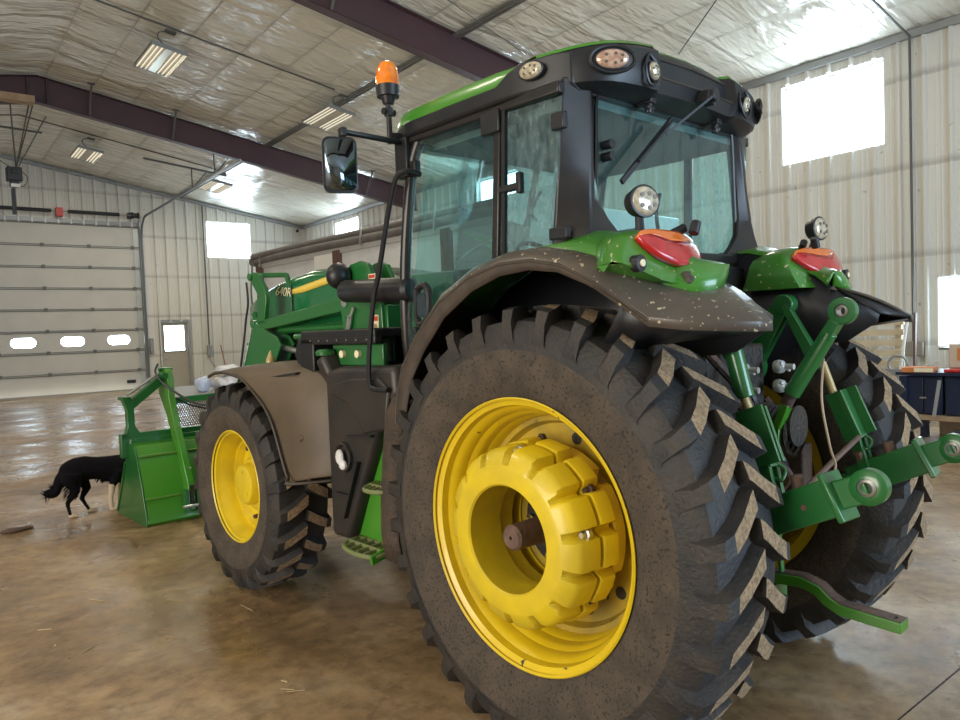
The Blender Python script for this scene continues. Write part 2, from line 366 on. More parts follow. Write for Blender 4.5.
# ------------------------------------------------------------------ building shell
XE, XW, YG, YB, XR = 10.545, -10.9, 26.86, -10.0, -0.2
ZE = 6.46
def zc(x): return ZE + 0.168*(XE-x) if x > XR else ZE + 0.168*(XE-XR) - 0.168*(XR-x)
def corr(name, axis, pos, u0, u1, ztop, holes, inward, thick=0.16, pitch=0.395):
    prof = []
    x = u0
    while x < u1:
        for du, h in ((0, 0), (0.020, 0.055), (0.064, 0.055), (0.086, 0), (0.18, 0), (0.19, 0.007), (0.205, 0.007), (0.215, 0), (0.27, 0), (0.28, 0.007), (0.295, 0.007), (0.305, 0)):
            if x+du < u1: prof.append((x+du, h))
        x += pitch
    prof.append((u1, 0))
    for a, b, c, d in holes: prof += [(a, 0), (b, 0)]
    prof = sorted(set((round(p, 4), h) for p, h in prof)); 
    out = []
    for p, h in prof:
        if out and abs(out[-1][0]-p) < 0.004: out[-1] = (p, 0)
        else: out.append((p, h))
    prof = out; mb = MB()
    def P(u, h, z, back=False):
        o = pos + inward*(h if not back else -thick)
        return (u, o, z) if axis == 'x' else (o, u, z)
    for (a, ha), (b, hb) in zip(prof[:-1], prof[1:]):
        mid = (a+b)/2; iv = [(0.0, None)]; segs = []
        hs = sorted([(z0, z1) for (h0, h1, z0, z1) in holes if h0-1e-3 < mid < h1+1e-3])
        z = 0.0
        for z0, z1 in hs:
            if z0 > z: segs.append((z, z0, z0))
            z = z1
        segs.append((z, ztop(a), ztop(b)))
        for zs, za, zb in segs:
            mb.add([P(a, ha, zs), P(b, hb, zs), P(b, hb, zb), P(a, ha, za)], [(0, 1, 2, 3)])
    for a, b, c, d in holes:       # jambs of the openings
        for q in ([P(a, 0, c), P(a, 0, d), P(a, 0, d, 1), P(a, 0, c, 1)], [P(b, 0, c), P(b, 0, d), P(b, 0, d, 1), P(b, 0, c, 1)],
                  [P(a, 0, d), P(b, 0, d), P(b, 0, d, 1), P(a, 0, d, 1)], [P(a, 0, c), P(b, 0, c), P(b, 0, c, 1), P(a, 0, c, 1)]):
            mb.add(q, [(0, 1, 2, 3)])
    return struct(mb.build(name, WALLM, smooth=20))
EW = [(3.31, 5.20, 4.66, 6.18), (0.62, 2.54, 1.16, 2.34), (12.9, 14.8, 4.66, 6.18), (22.0, 23.9, 4.66, 6.18)]
corr('wall_right', 'y', XE, YB, YG, lambda u: ZE, EW, -1)
corr('wall_far', 'x', YG, XW, XE, zc, [(-4.4, 3.99, 0, 6.03), (4.60, 5.56, 0, 2.50), (6.465, 8.235, 4.98, 6.43)], -1)
corr('wall_left', 'y', XW, YB, YG, lambda u: ZE, [], 1)
corr('wall_back', 'x', YB, XW, XE, zc, [], 1)
fl = MB(); fl.b2(XW, XE, YB, YG, -0.2, 0); struct(fl.build('floor', FLOORM))
# ceiling: quilted sheets sagging between the purlin lines, seams pulled tight
cl = MB(); NX, NY = 1, 1
px_, py_ = 0.965, 1.85
def sag(x, y):
    a = abs(math.sin(PI*(x-1.92)/px_)); b = abs(math.sin(PI*(y-0.9)/py_))
    return -0.030*(a**0.45)*(b**0.3) + 0.008*math.sin(7*y+3*x+2*math.sin(2.3*x))*a*b
def gridpts(a, b, st, seams):
    n = int((b-a)/st); return sorted(set([round(a+(b-a)*k/n, 3) for k in range(n+1)]))
def aligned(a, b, o, st):
    k0 = math.ceil((a-o)/st); out = [a]+[o+st*k for k in range(k0, int((b-o)/st)+1)]+[b]
    res = [out[0]]
    for q in out[1:]:
        if q-res[-1] > 0.02: res.append(q)
    res[-1] = b
    return res
ys = aligned(YB, YG, 0.9, py_/12)
for xa, xb in ((XR, XE), (XW, XR)):
    xs = aligned(xa, xb, 1.92, px_/8)
    cl.grid([[(x, y, zc(x)+sag(x, y)) for y in ys] for x in xs])
struct(cl.build('ceiling', CEILM, smooth=60))
# seam tape lines on the ceiling
def strip(x0, y0, x1, y1, wd, mb):
    d = Vector((x1-x0, y1-y0)); d.normalize(); nx, ny = -d.y*wd/2, d.x*wd/2
    mb.add([(x0-nx, y0-ny, zc(x0)-0.012), (x0+nx, y0+ny, zc(x0)-0.012), (x1+nx, y1+ny, zc(x1)-0.012), (x1-nx, y1-ny, zc(x1)-0.012)], [(0, 1, 2, 3)])
SEAM = mat('seam_tape', (0.42, 0.395, 0.32), 0.30)
mb = MB(); k = 0
x = 1.92-px_*2
while x < XE: strip(x, YB, x, YG, 0.022, mb); x += px_
y = 0.9-py_*5
while y < YG:
    strip(XR, y, XE, y, 0.012, mb); y += py_
struct(mb.build('trim_1', SEAM))
# eave and rake trims, floor level base, corner trims
tr = MB(); tr.b2(XE-0.09, XE, YB, YG, ZE-0.14, ZE-0.01); struct(tr.build('trim_2', GALV, bevel=0.01))
tr = MB()
for a, b in ((XR, XE), (XW, XR)): tr.bar((a, YG-0.05, zc(a)-0.09), (b, YG-0.05, zc(b)-0.09), 0.09, 0.11)
struct(tr.build('trim_3', GALV, bevel=0.01))
# steel rafters
RAFT = [(17.96, 'farther from the tractor'), (8.74, 'above the tractor'), (-0.5, 'behind the photographer')]
for i, (yr, where) in enumerate(RAFT):
    mb = MB()
    for a, b in ((XR, XE-0.05), (XW+0.05, XR)):
        sgn = 1
        for x0, x1 in ((a, b),):
            dz = 0.62
            za, zb = zc(x0)-0.07, zc(x1)-0.07
            wz = lambda z, t: z-t
            P = lambda x, z, y: (x, y, z)
            # web and two flanges
            mb.add([P(x0, za, yr-0.012), P(x1, zb, yr-0.012), P(x1, zb-dz, yr-0.012), P(x0, za-dz, yr-0.012),
                    P(x0, za, yr+0.012), P(x1, zb, yr+0.012), P(x1, zb-dz, yr+0.012), P(x0, za-dz, yr+0.012)],
                   [(0, 1, 2, 3), (7, 6, 5, 4), (0, 4, 5, 1), (3, 2, 6, 7), (1, 5, 6, 2), (0, 3, 7, 4)])
            for off in (0, -dz):
                mb.add([P(x0, za+off, yr-0.11), P(x1, zb+off, yr-0.11), P(x1, zb+off, yr+0.11), P(x0, za+off, yr+0.11),
                        P(x0, za+off-0.018, yr-0.11), P(x1, zb+off-0.018, yr-0.11), P(x1, zb+off-0.018, yr+0.11), P(x0, za+off-0.018, yr+0.11)],
                       [(0, 1, 2, 3), (7, 6, 5, 4), (0, 4, 5, 1), (2, 6, 7, 3), (1, 5, 6, 2), (0, 3, 7, 4)])
    for xs_ in (0.0, -0.4):
        mb.box((xs_, yr, zc(xs_)-0.38), (0.03, 0.2, 0.62))
    struct(mb.build('trim_%d' % (4+i), PURP, bevel=0.004), 'dark purple steel rafter '+where)
    # flange braces down to the rafter
    fb = MB()
    for xb in (0.9, 2.85, 8.6):
        fb.bar((xb-0.02, yr-0.55, zc(xb)-0.03), (xb, yr-0.06, zc(xb)-0.66), 0.05, 0.02)
        fb.box((xb-0.02, yr-0.55, zc(xb)-0.03), (0.16, 0.05, 0.03))
    if i < 2: struct(fb.build('trim_%d' % (8+i), CONDM), 'dark flange braces on the rafter '+where)

# ---- windows
def window(n, axis, pos, u0, u1, z0, z1, outward, label):
    P = (lambda a, b, c, d, e, g: (min(a, b), max(a, b), min(c, d), max(c, d), e, g))
    mb = MB(); t = 0.05
    d0, d1 = pos+outward*0.0, pos+outward*0.17
    def bx(ua, ub, za, zb):
        if axis == 'x': mb.b2(ua, ub, min(d0, d1), max(d0, d1), za, zb)
        else: mb.b2(min(d0, d1), max(d0, d1), ua, ub, za, zb)
    bx(u0, u0+0.02, z0, z1); bx(u1-0.02, u1, z0, z1); bx(u0, u1, z0, z0+0.02); bx(u0, u1, z1-0.02, z1)
    fr = struct(mb.build('window_%d' % n, WHITE), label)
    fm = MB(); e = pos+outward*0.14
    def bz(ua, ub, za, zb, w_=0.035):
        if axis == 'x': fm.b2(ua, ub, e-w_/2, e+w_/2, za, zb)
        else: fm.b2(e-w_/2, e+w_/2, ua, ub, za, zb)
    bz(u0+0.02, u0+0.06, z0+0.02, z1-0.02); bz(u1-0.06, u1-0.02, z0+0.02, z1-0.02)
    bz(u0+0.06, u1-0.06, z0+0.02, z0+0.06); bz(u0+0.06, u1-0.06, z1-0.06, z1-0.02)
    fm.build('window_frame', WHITE, fr)
    pn = MB(); e2 = pos+outward*0.145
    if axis == 'x': pn.b2(u0+0.06, u1-0.06, e2-0.004, e2+0.004, z0+0.06, z1-0.06)
    else: pn.b2(e2-0.004, e2+0.004, u0+0.06, u1-0.06, z0+0.06, z1-0.06)
    pn.build('pane', PANEM, fr)
lab = ['high daylit window right of the cab roof', 'low daylit window above the workbench at right', 'high side window seen through the cab glass', 'small side window above the trailer tarp']
for i, (a, b, c, d) in enumerate(EW): window(i+1, 'y', XE, a, b, c, d, 1, lab[i])
window(5, 'x', YG, 6.465, 8.235, 4.98, 6.43, 1, 'daylit window in the far wall above the walk door')

# ---- overhead door
d1 = MB(); H = 6.03/8
LX = [-2.87+1.495*k for k in range(-1, 5)]
for k in range(8):
    z0, z1 = k*H, (k+1)*H
    if k == 2:   # row with vision panes: split the skin around the rounded openings
        hw, hh = 0.375, 0.17; zm = (z0+z1)/2
        d1.b2(-4.40, 3.99, YG+0.02, YG+0.07, z0, zm-hh); d1.b2(-4.40, 3.99, YG+0.02, YG+0.07, zm+hh, z1)
        xs = -4.40
        for c in LX:
            if c-hw > xs: d1.b2(xs, c-hw, YG+0.02, YG+0.07, zm-hh, zm+hh)
            xs = c+hw
            # corner fillets of the pane opening
            for sx in (-1, 1):
                for sz in (-1, 1):
                    pts = [(c+sx*hw, zm+sz*hh)] + [(c+sx*(hw-0.165+0.165*math.cos(t)), zm+sz*(hh-0.165+0.165*math.sin(t))) for t in [PI/2*q/6 for q in range(7)]]
                    d1.prism([(p[0], p[1]) for p in pts], 'y', YG+0.02, YG+0.07)
        d1.b2(xs, 3.97, YG+0.02, YG+0.07, zm-hh, zm+hh)
    else: d1.b2(-4.40, 3.99, YG+0.02, YG+0.07, z0, z1)
door = struct(d1.build('door_1', DOORM), 'wide sectional overhead door in the far wall')
rb = MB(); GDK = mat('door_rail_grey', (0.17, 0.17, 0.16), 0.75)
for k in range(1, 8):
    rb.b2(-4.38, 3.97, YG-0.005, YG+0.02, k*H-0.055, k*H-0.03); rb.b2(-4.38, 3.97, YG-0.012, YG+0.02, k*H+0.005, k*H+0.022)
    for c in [-3.5+1.45*q for q in range(6)]:
        rb.b2(c-0.05, c+0.05, YG-0.035, YG+0.02, k*H-0.06, k*H+0.06)
rb.b2(-4.38, 3.97, YG-0.02, YG+0.02, 6.0, 6.06); rb.b2(-4.38, 3.97, YG-0.01, YG+0.06, 0, 0.05)
rb.build('door_rail', GDK, door)
for k in range(8):
    for sx in (3.80,): pass
es = MB()
for k in range(8): es.b2(3.78, 3.97, YG+0.0, YG+0.019, k*H+0.03, (k+1)*H-0.06)
es.build('end_stile', mat('end_stile', (0.45, 0.48, 0.47), 0.35, metal=0.3), door)
for c in LX:
    zm = 2.5*H; pb = MB(); pb.prism(rrect(0.76, 0.345, 0.17, 6, c, zm), 'y', YG+0.04, YG+0.05); pb.build('pane', PANEM, door)
pb = MB(); pb.b2(2.95+0.35, 3.3+0.3, YG-0.02, YG+0.02, 0.27, 0.39); pb.build('lift_handle', BLK, door)
# door jambs
jb = MB(); jb.b2(3.985, 4.07, YG-0.1, YG, 0, 6.3); jb.b2(-4.48, -4.395, YG-0.1, YG, 0, 6.3); jb.b2(-4.48, 4.07, YG-0.05, YG, 6.06, 6.2)
struct(jb.build('trim_10', GALV))
jb = MB(); jb.b2(4.07, 4.35, YG-0.05, YG, 0, 7.3); struct(jb.build('trim_11', WALLM))
# tracks with hangers
mb = MB()
def trackpts(x): return [(x, YG-0.14, 0.05), (x, YG-0.14, 5.6)] + [(x, YG-0.14-0.75*(1-math.cos(t)), 5.6+0.75*math.sin(t)) for t in [PI/2*q/6 for q in range(1, 7)]] + [(x, 16.3, 6.35)]
tk = trackpts(4.05)
for a, b in zip(tk[:-1], tk[1:]): mb.bar(a, b, 0.06, 0.05, up=(1, 0, 0))
tag(mb.build('door_track', mat('track_blue_steel', (0.13, 0.15, 0.18), 0.4, metal=0.5)), 'dark steel door track right of the big door, curving under the roof', 'door track')
for (ya, xa, xb, za) in ((18.35, 2.9, 4.9, 7.0), (20.4, 2.7, 5.1, 6.95)):
    mb = MB(); zz = za
    mb.bar((xa, ya, zz+0.15), (xb, ya, zz-0.12), 0.05, 0.05)
    mb.bar((4.05, ya, zz+0.0), (4.05, ya, 6.37), 0.03, 0.03); mb.bar((4.5, ya, zz-0.05), (4.08, ya, 6.37), 0.025, 0.025)
    tag(mb.build('track_hanger', CONDM), 'dark angle iron hanger of the door track, '+('nearer the purple rafter' if ya < 19 else 'nearer the far wall'), 'hanger', 'door track hangers')
# torsion shaft and springs
sh = empty('torsion_spring_shaft', (0, YG-0.3, 6.42)); tag(sh, 'torsion shaft with two black springs above the big overhead door', 'door spring')
mb = MB(); mb.cyl((-4.3, 0, 0), (4.0, 0, 0), 0.02); mb.build('shaft', GALV, sh)
for x0, x1 in ((-0.45, 1.15), (1.65, 3.3)):
    mb = MB(); n = 40; 
    mb.lathe([(x0+(x1-x0)*q/(2*n), 0.066 if q % 2 else 0.058) for q in range(2*n+1)], (0, 0, 0), 'x', 14); mb.build('spring', SPRING, sh)
mb = MB(); mb.b2(1.3, 1.5, -0.05, 0.24, -0.17, 0.12); mb.build('bearing_plate', REDP, sh)
mb = MB(); mb.lathe([(3.72, 0.0), (3.72, 0.12), (3.76, 0.12), (3.78, 0.09), (3.9, 0.09), (3.92, 0.12), (3.95, 0.12), (3.95, 0)], (0, 0, 0), 'x', 20)
mb.b2(3.6, 3.75, 0, 0.24, -0.1, 0.1); mb.build('cable_drum', SPRING, sh)
# walk door
wd = MB(); wd.b2(4.60, 5.56, YG+0.03, YG+0.08, 0.0, 2.50)
dr = struct(wd.build('door_2', MAND, bevel=0.01), 'tan walk door with a daylit upper pane')
q = MB(); q.b2(4.70, 5.42, YG+0.022, YG+0.032, 1.40, 2.36); q.build('pane', PANEM, dr)
q = MB(); 
for a in ((4.65, 4.70, 1.35, 2.41), (5.42, 5.47, 1.35, 2.41), (4.70, 5.42, 1.35, 1.40), (4.70, 5.42, 2.36, 2.41)): q.b2(a[0], a[1], YG+0.015, YG+0.032, a[2], a[3])
q.build('pane_frame', mat('pane_gasket', (0.25, 0.24, 0.2), 0.5), dr)
q = MB(); q.lathe([(0, 0.0), (0, 0.035), (0.03, 0.04), (0.05, 0.03), (0.06, 0)], (4.74, YG-0.03, 1.13), 'y', 14); q.build('door_knob', STEEL, dr)
q = MB(); q.b2(4.50, 4.60, YG-0.05, YG+0.1, 0, 2.58); q.b2(5.56, 5.66, YG-0.05, YG+0.1, 0, 2.58); q.b2(4.60, 5.56, YG-0.05, YG+0.1, 2.48, 2.58)
struct(q.build('trim_12', GALV, bevel=0.008))

# ---- conduits, pipes, fixtures
def conduit(pts, rr, label, cat='conduit', m=CONDM, name='conduit', group=None):
    mb = MB(); mb.tube(pts, rr, 6); return tag(mb.build(name, m), label, cat, group)
conduit([(-3, 12.8, zc(-3)-0.07), (-0.2, 12.8, zc(-0.2)-0.07), (5.0, 12.8, zc(5.0)-0.07)], 0.018, 'thin dark conduit across the ceiling in front of the near rafter, feeding the closest light')
conduit([(-3, 21.5, zc(-3)-0.08), (-0.2, 21.5, zc(-0.2)-0.08), (5.2, 21.6, zc(5.2)-0.08)], 0.02, 'thin dark conduit across the ceiling beyond the far rafter')
conduit([(7.5, 2.86, zc(7.5)-0.07), (XE-0.12, 2.86, ZE-0.12), (XE-0.12, 2.86, 1.27)], 0.022, 'dark conduit running down the right wall beside the window')
conduit([(6.33, YG-0.08, 7.0), (6.33, YG-0.08, 1.56)], 0.03, 'grey conduit running down the far wall left of the high window')
conduit([(7.3, 4.2, zc(7.3)-0.08), (8.6, 6.1, zc(8.6)-0.08)], 0.011, 'thin bracing cable above the cab roof at right', 'cable', name='brace_cable')
conduit([(3.6, 7.6, zc(3.6)-0.12), (6.3, 7.9, zc(6.3)-0.3)], 0.008, 'thin bracing cable above the big purple rafter', 'cable', name='brace_cable')
mb = MB()
for dx in (-0.06, 0.0, 0.075): mb.tube([(5.42+dx, YB+0.1, zc(5.42+dx)-0.09), (5.42+dx, YG-0.2, zc(5.42+dx)-0.09)], 0.022 if dx else 0.03, 6)
tag(mb.build('pipe_run', mat('pipe_grey', (0.20, 0.20, 0.185), 0.45, metal=0.4)), 'run of three parallel grey pipes along the ceiling over the cab', 'pipes')
mb = MB(); mb.b2(6.24, 6.42, YG-0.14, YG-0.03, 1.12, 1.55); mb.tube([(6.33, YG-0.08, 1.12), (6.36, YG-0.1, 0.9), (6.52, YG-0.08, 0.7)], 0.02)
tag(mb.build('switch_box', GALV, bevel=0.01), 'grey electrical box on the far wall right of the walk door', 'electrical box')
mb = MB(); mb.b2(4.14, 4.27, YG-0.14, YG-0.05, 1.3, 1.9); tag(mb.build('door_control_box', GALV, bevel=0.01), 'narrow grey control box between the big door and the walk door', 'control box')
mb = MB(); mb.b2(XE-0.11, XE-0.036, 2.72, 2.98, 1.02, 1.26); tag(mb.build('outlet_box', mat('box_tan', (0.3, 0.27, 0.22), 0.5), bevel=0.012), 'tan outlet box on the right wall under the conduit', 'electrical box')
mb = MB(); mb.lathe([(0, 0), (0, 0.05), (0.06, 0.06), (0.1, 0.045), (0.12, 0)], (XE-0.35, YG-0.2, ZE-0.3), 'z', 12); mb.bar((XE-0.35, YG-0.2, ZE-0.2), (XE-0.2, YG-0.02, ZE-0.12), 0.02, 0.02)
tag(mb.build('security_camera', BLK), 'small black camera high in the far corner under the eave', 'camera')

LOUV = mat('reflector_white', (0.75, 0.73, 0.62), 0.2, metal=0.6)
WIRE = mat('wire_guard', (0.05, 0.05, 0.045), 0.4, metal=0.5)
def fixture():
    t = empty('shop_light', (0, 0, 0))
    mb = MB()
    mb.b2(-0.08, 0.08, -0.72, 0.72, 0.0, 0.06)
    for s in (-1, 1):
        for kk in range(3):
            x0 = s*(0.09+kk*0.082)
            mb.prism([(x0, 0.0), (x0+s*0.038, 0.05), (x0+s*0.076, 0.0), (x0+s*0.076, 0.012), (x0+s*0.038, 0.062), (x0, 0.012)], 'y', -0.72, 0.72)
    mb.build('reflector', LOUV, t)
    mb = MB()
    for s in (-1, 1):
        for kk in range(3): x0 = s*(0.128+kk*0.082); mb.cyl((x0, -0.69, 0.012), (x0, 0.69, 0.012), 0.012, n=8)
    mb.build('tube', TUBE, t)
    mb = MB()
    for y in (-0.72, 0.72): mb.b2(-0.34, 0.34, y-0.012, y+0.012, -0.01, 0.07)
    for s in (-1, 1): mb.b2(s*0.34-0.008, s*0.34+0.008, -0.72, 0.72, 0.0, 0.05)
    mb.build('housing', GALV, t)
    mb = MB()
    mb.tube([(0, 0.6, 0.06), (0, 0.42, 0.36)], 0.006, 5); mb.build('hanger_rod', CONDM, t); mb = MB()
    mb.tube(smoothpath([(0, -0.6, 0.06), (-0.22, -0.72, 0.12), (-0.25, -0.75, 0.24), (-0.1, -0.8, 0.31)], 5), 0.012, 6)
    mb.b2(-0.15, 0.05, -0.86, -0.74, 0.29, 0.33)
    mb.build('hanger_wire', CONDM, t)
    return t
FX = [(1.46, 13.6, 'louvered shop light hanging nearest the top left corner of the photo'), (1.6, 22.5, 'louvered shop light beyond the far rafter above the big door'),
      (5.2, 13.6, 'louvered shop light under the ceiling pipes left of the orange beacon'), (5.4, 22.4, 'louvered shop light beside the door track hangers'),
      (1.46, 4.6, 'louvered shop light behind the photographer on the left'), (5.2, 4.6, 'louvered shop light above the tractor cab'),
      (-5.0, 13.6, 'louvered shop light on the left roof slope, far'), (-5.0, 4.6, 'louvered shop light on the left roof slope, near')]
f0 = fixture()
for i, (x, y, l) in enumerate(FX):
    o = f0 if i == 0 else copytree(f0)
    o.location = (x, y, zc(x)-0.47); o.rotation_euler = (0, math.atan(0.168)*(1 if x > XR else -1), 0); tag(o, l, 'ceiling light', 'shop lights under the roof')
    L = area('shop_light_glow', (x, y, zc(x)-0.52), (0, 0, 0), 0.6, 1.4, LAMP, (1.0, 0.91, 0.74))
# door operator with its hanging rods
op = empty('door_operator', (-0.62, 19.4, 6.1)); tag(op, 'dark door operator hanging on thin rods at the left edge', 'door operator')
mb = MB(); mb.box((0, 0, 0), (0.34, 0.3, 0.34)); mb.box((0, -0.16, 0.05), (0.16, 0.04, 0.12)); mb.cyl((0, -0.1, -0.22), (0, 0.2, -0.22), 0.1, n=16); mb.build('motor', SPRING, op, bevel=0.02)
mb = MB()
for dx, zz in ((-0.1, 1.75), (0.12, 1.75), (0.16, 1.7)): mb.tube([(0.05, 0, 0.15), (dx*2+0.1, -1.0, zz)], 0.018, 6)
mb.tube([(0.08, 0, 0.15), (0.75, -0.2, 1.5)], 0.018, 6); mb.tube([(-0.5, -0.5, 1.05), (0.6, -0.5, 1.0)], 0.03, 6)
mb.tube(smoothpath([(0.17, 0, 0.1), (0.28, 0, -0.05), (0.22, 0, -0.25), (0.05, 0, -0.3)], 4), 0.012, 6)
mb.tube(smoothpath([(-0.1, 0, 0.2), (-0.4, -0.2, 0.4), (-0.5, -0.3, 1.0)], 4), 0.012, 6)
mb.build('hanger_rod', CONDM, op)
mb = MB(); mb.b2(-0.08, 0.0, -0.05, 0.05, -1.0, -0.36); mb.build('pull_cord_housing', SPRING, op)
mb = MB(); mb.box((0, -0.17, -0.3), (0.2, 0.05, 0.08)); mb.build('cover', WHITE, op)
mb = MB(); mb.b2(-1.2, -0.35, 17.2, 17.5, 7.35, 7.5); tag(mb.build('unit_panel', WOOD), 'tan board fixed below the rafter at the left edge', 'board')
# ------------------------------------------------------------------ tractor
T = empty('tractor', (0, 0, 0), YAWB)
tag(T, 'large green farm tractor with yellow wheels and front loader, parked indoors', 'tractor')

def tire(name, parent, x0, yc, zc_, Rlug, Rtread, Rbead, W, n, phase, lugh, sgn):
    """sgn=-1: outer side is -x.  profile coordinate w: + towards the outer side"""
    hw = W/2; bw = hw*0.88
    prof = [(bw*0.93, Rbead-0.004), (bw, Rbead+0.012), (hw*0.98, Rbead+0.06), (hw*1.06, Rbead+(Rtread-Rbead)*0.42), (hw*1.05, Rbead+(Rtread-Rbead)*0.62),
            (hw*0.98, Rbead+(Rtread-Rbead)*0.84), (hw*0.86, Rtread-0.012), (hw*0.6, Rtread), (0, Rtread+0.006)]
    prof = prof + [(-a, b) for a, b in prof[-2::-1]]
    mb = MB(); N = 96
    idx0 = len(mb.v); mb.lathe([(sgn*a, b) for a, b in prof], (x0, yc, zc_), 'x', N)
    # sidewall zone gets the dusty material
    P = len(prof)
    for i in range(P-1):
        if i <= 3 or i >= P-5:
            for k in range(N): mb.m[i*N+k] = 1
    # lugs: stations (w, radius top, forward shift in arc metres, half width, drop)
    A = Rlug
    def st(side, half):
        out = []
        for (w, rt, sh, hwid) in ((hw*1.035, Rbead+(Rtread-Rbead)*0.74, 0.030, 0.020), (hw*1.02, Rlug-0.062, 0.010, 0.026), (hw*0.93, Rlug-0.012, 0.0, 0.030), (hw*0.72, Rlug, -0.014, 0.031),
                                   (hw*0.42, Rlug+0.004, -0.055, 0.032), (hw*0.10, Rlug+0.006, -0.112, 0.033), (hw*0.0, Rlug+0.006, -0.126, 0.032)):
            out.append((side*w, rt, sh, hwid))
        return out
    for half, side in ((0, 1), (1, -1)):
        for k in range(n):
            th0 = math.radians(phase)+2*PI*(k+0.5*half)/n; secs = []
            for (w, rt, sh, hwid) in st(side, half):
                sc = Rlug/0.925
                base = min(rt-0.006, Rtread-0.02 if abs(w) < hw*0.9 else Rbead+(Rtread-Rbead)*0.70)
                th = th0 + sh*sc/A
                def p(rad, off): t = th+off/A; return (x0+sgn*w, yc+rad*math.cos(t), zc_+rad*math.sin(t))
                secs.append([p(base, -hwid*1.7), p(rt, -hwid*1.0), p(rt, hwid*1.0), p(base, hwid*1.7)])
            n0 = len(mb.v)
            for q in secs: mb.v += q
            for i in range(len(secs)-1):
                a, b = n0+i*4, n0+(i+1)*4
                for j in range(3):
                    mb.f.append((a+j, a+j+1, b+j+1, b+j)); mb.m.append(2 if (j == 1 and i >= 3) else 0)
            mb.f.append(tuple(n0+j for j in range(4))); mb.m.append(0)
            a = n0+(len(secs)-1)*4; mb.f.append((a, a+1, a+2, a+3)); mb.m.append(0)
    # weight on the tyre: flatten where it meets the ground
    mb.v = [(v[0], v[1], max(v[2], 0.002)) for v in mb.v]
    return mb.build(name, [RUB, RUBS, RUBT], parent, smooth=35)

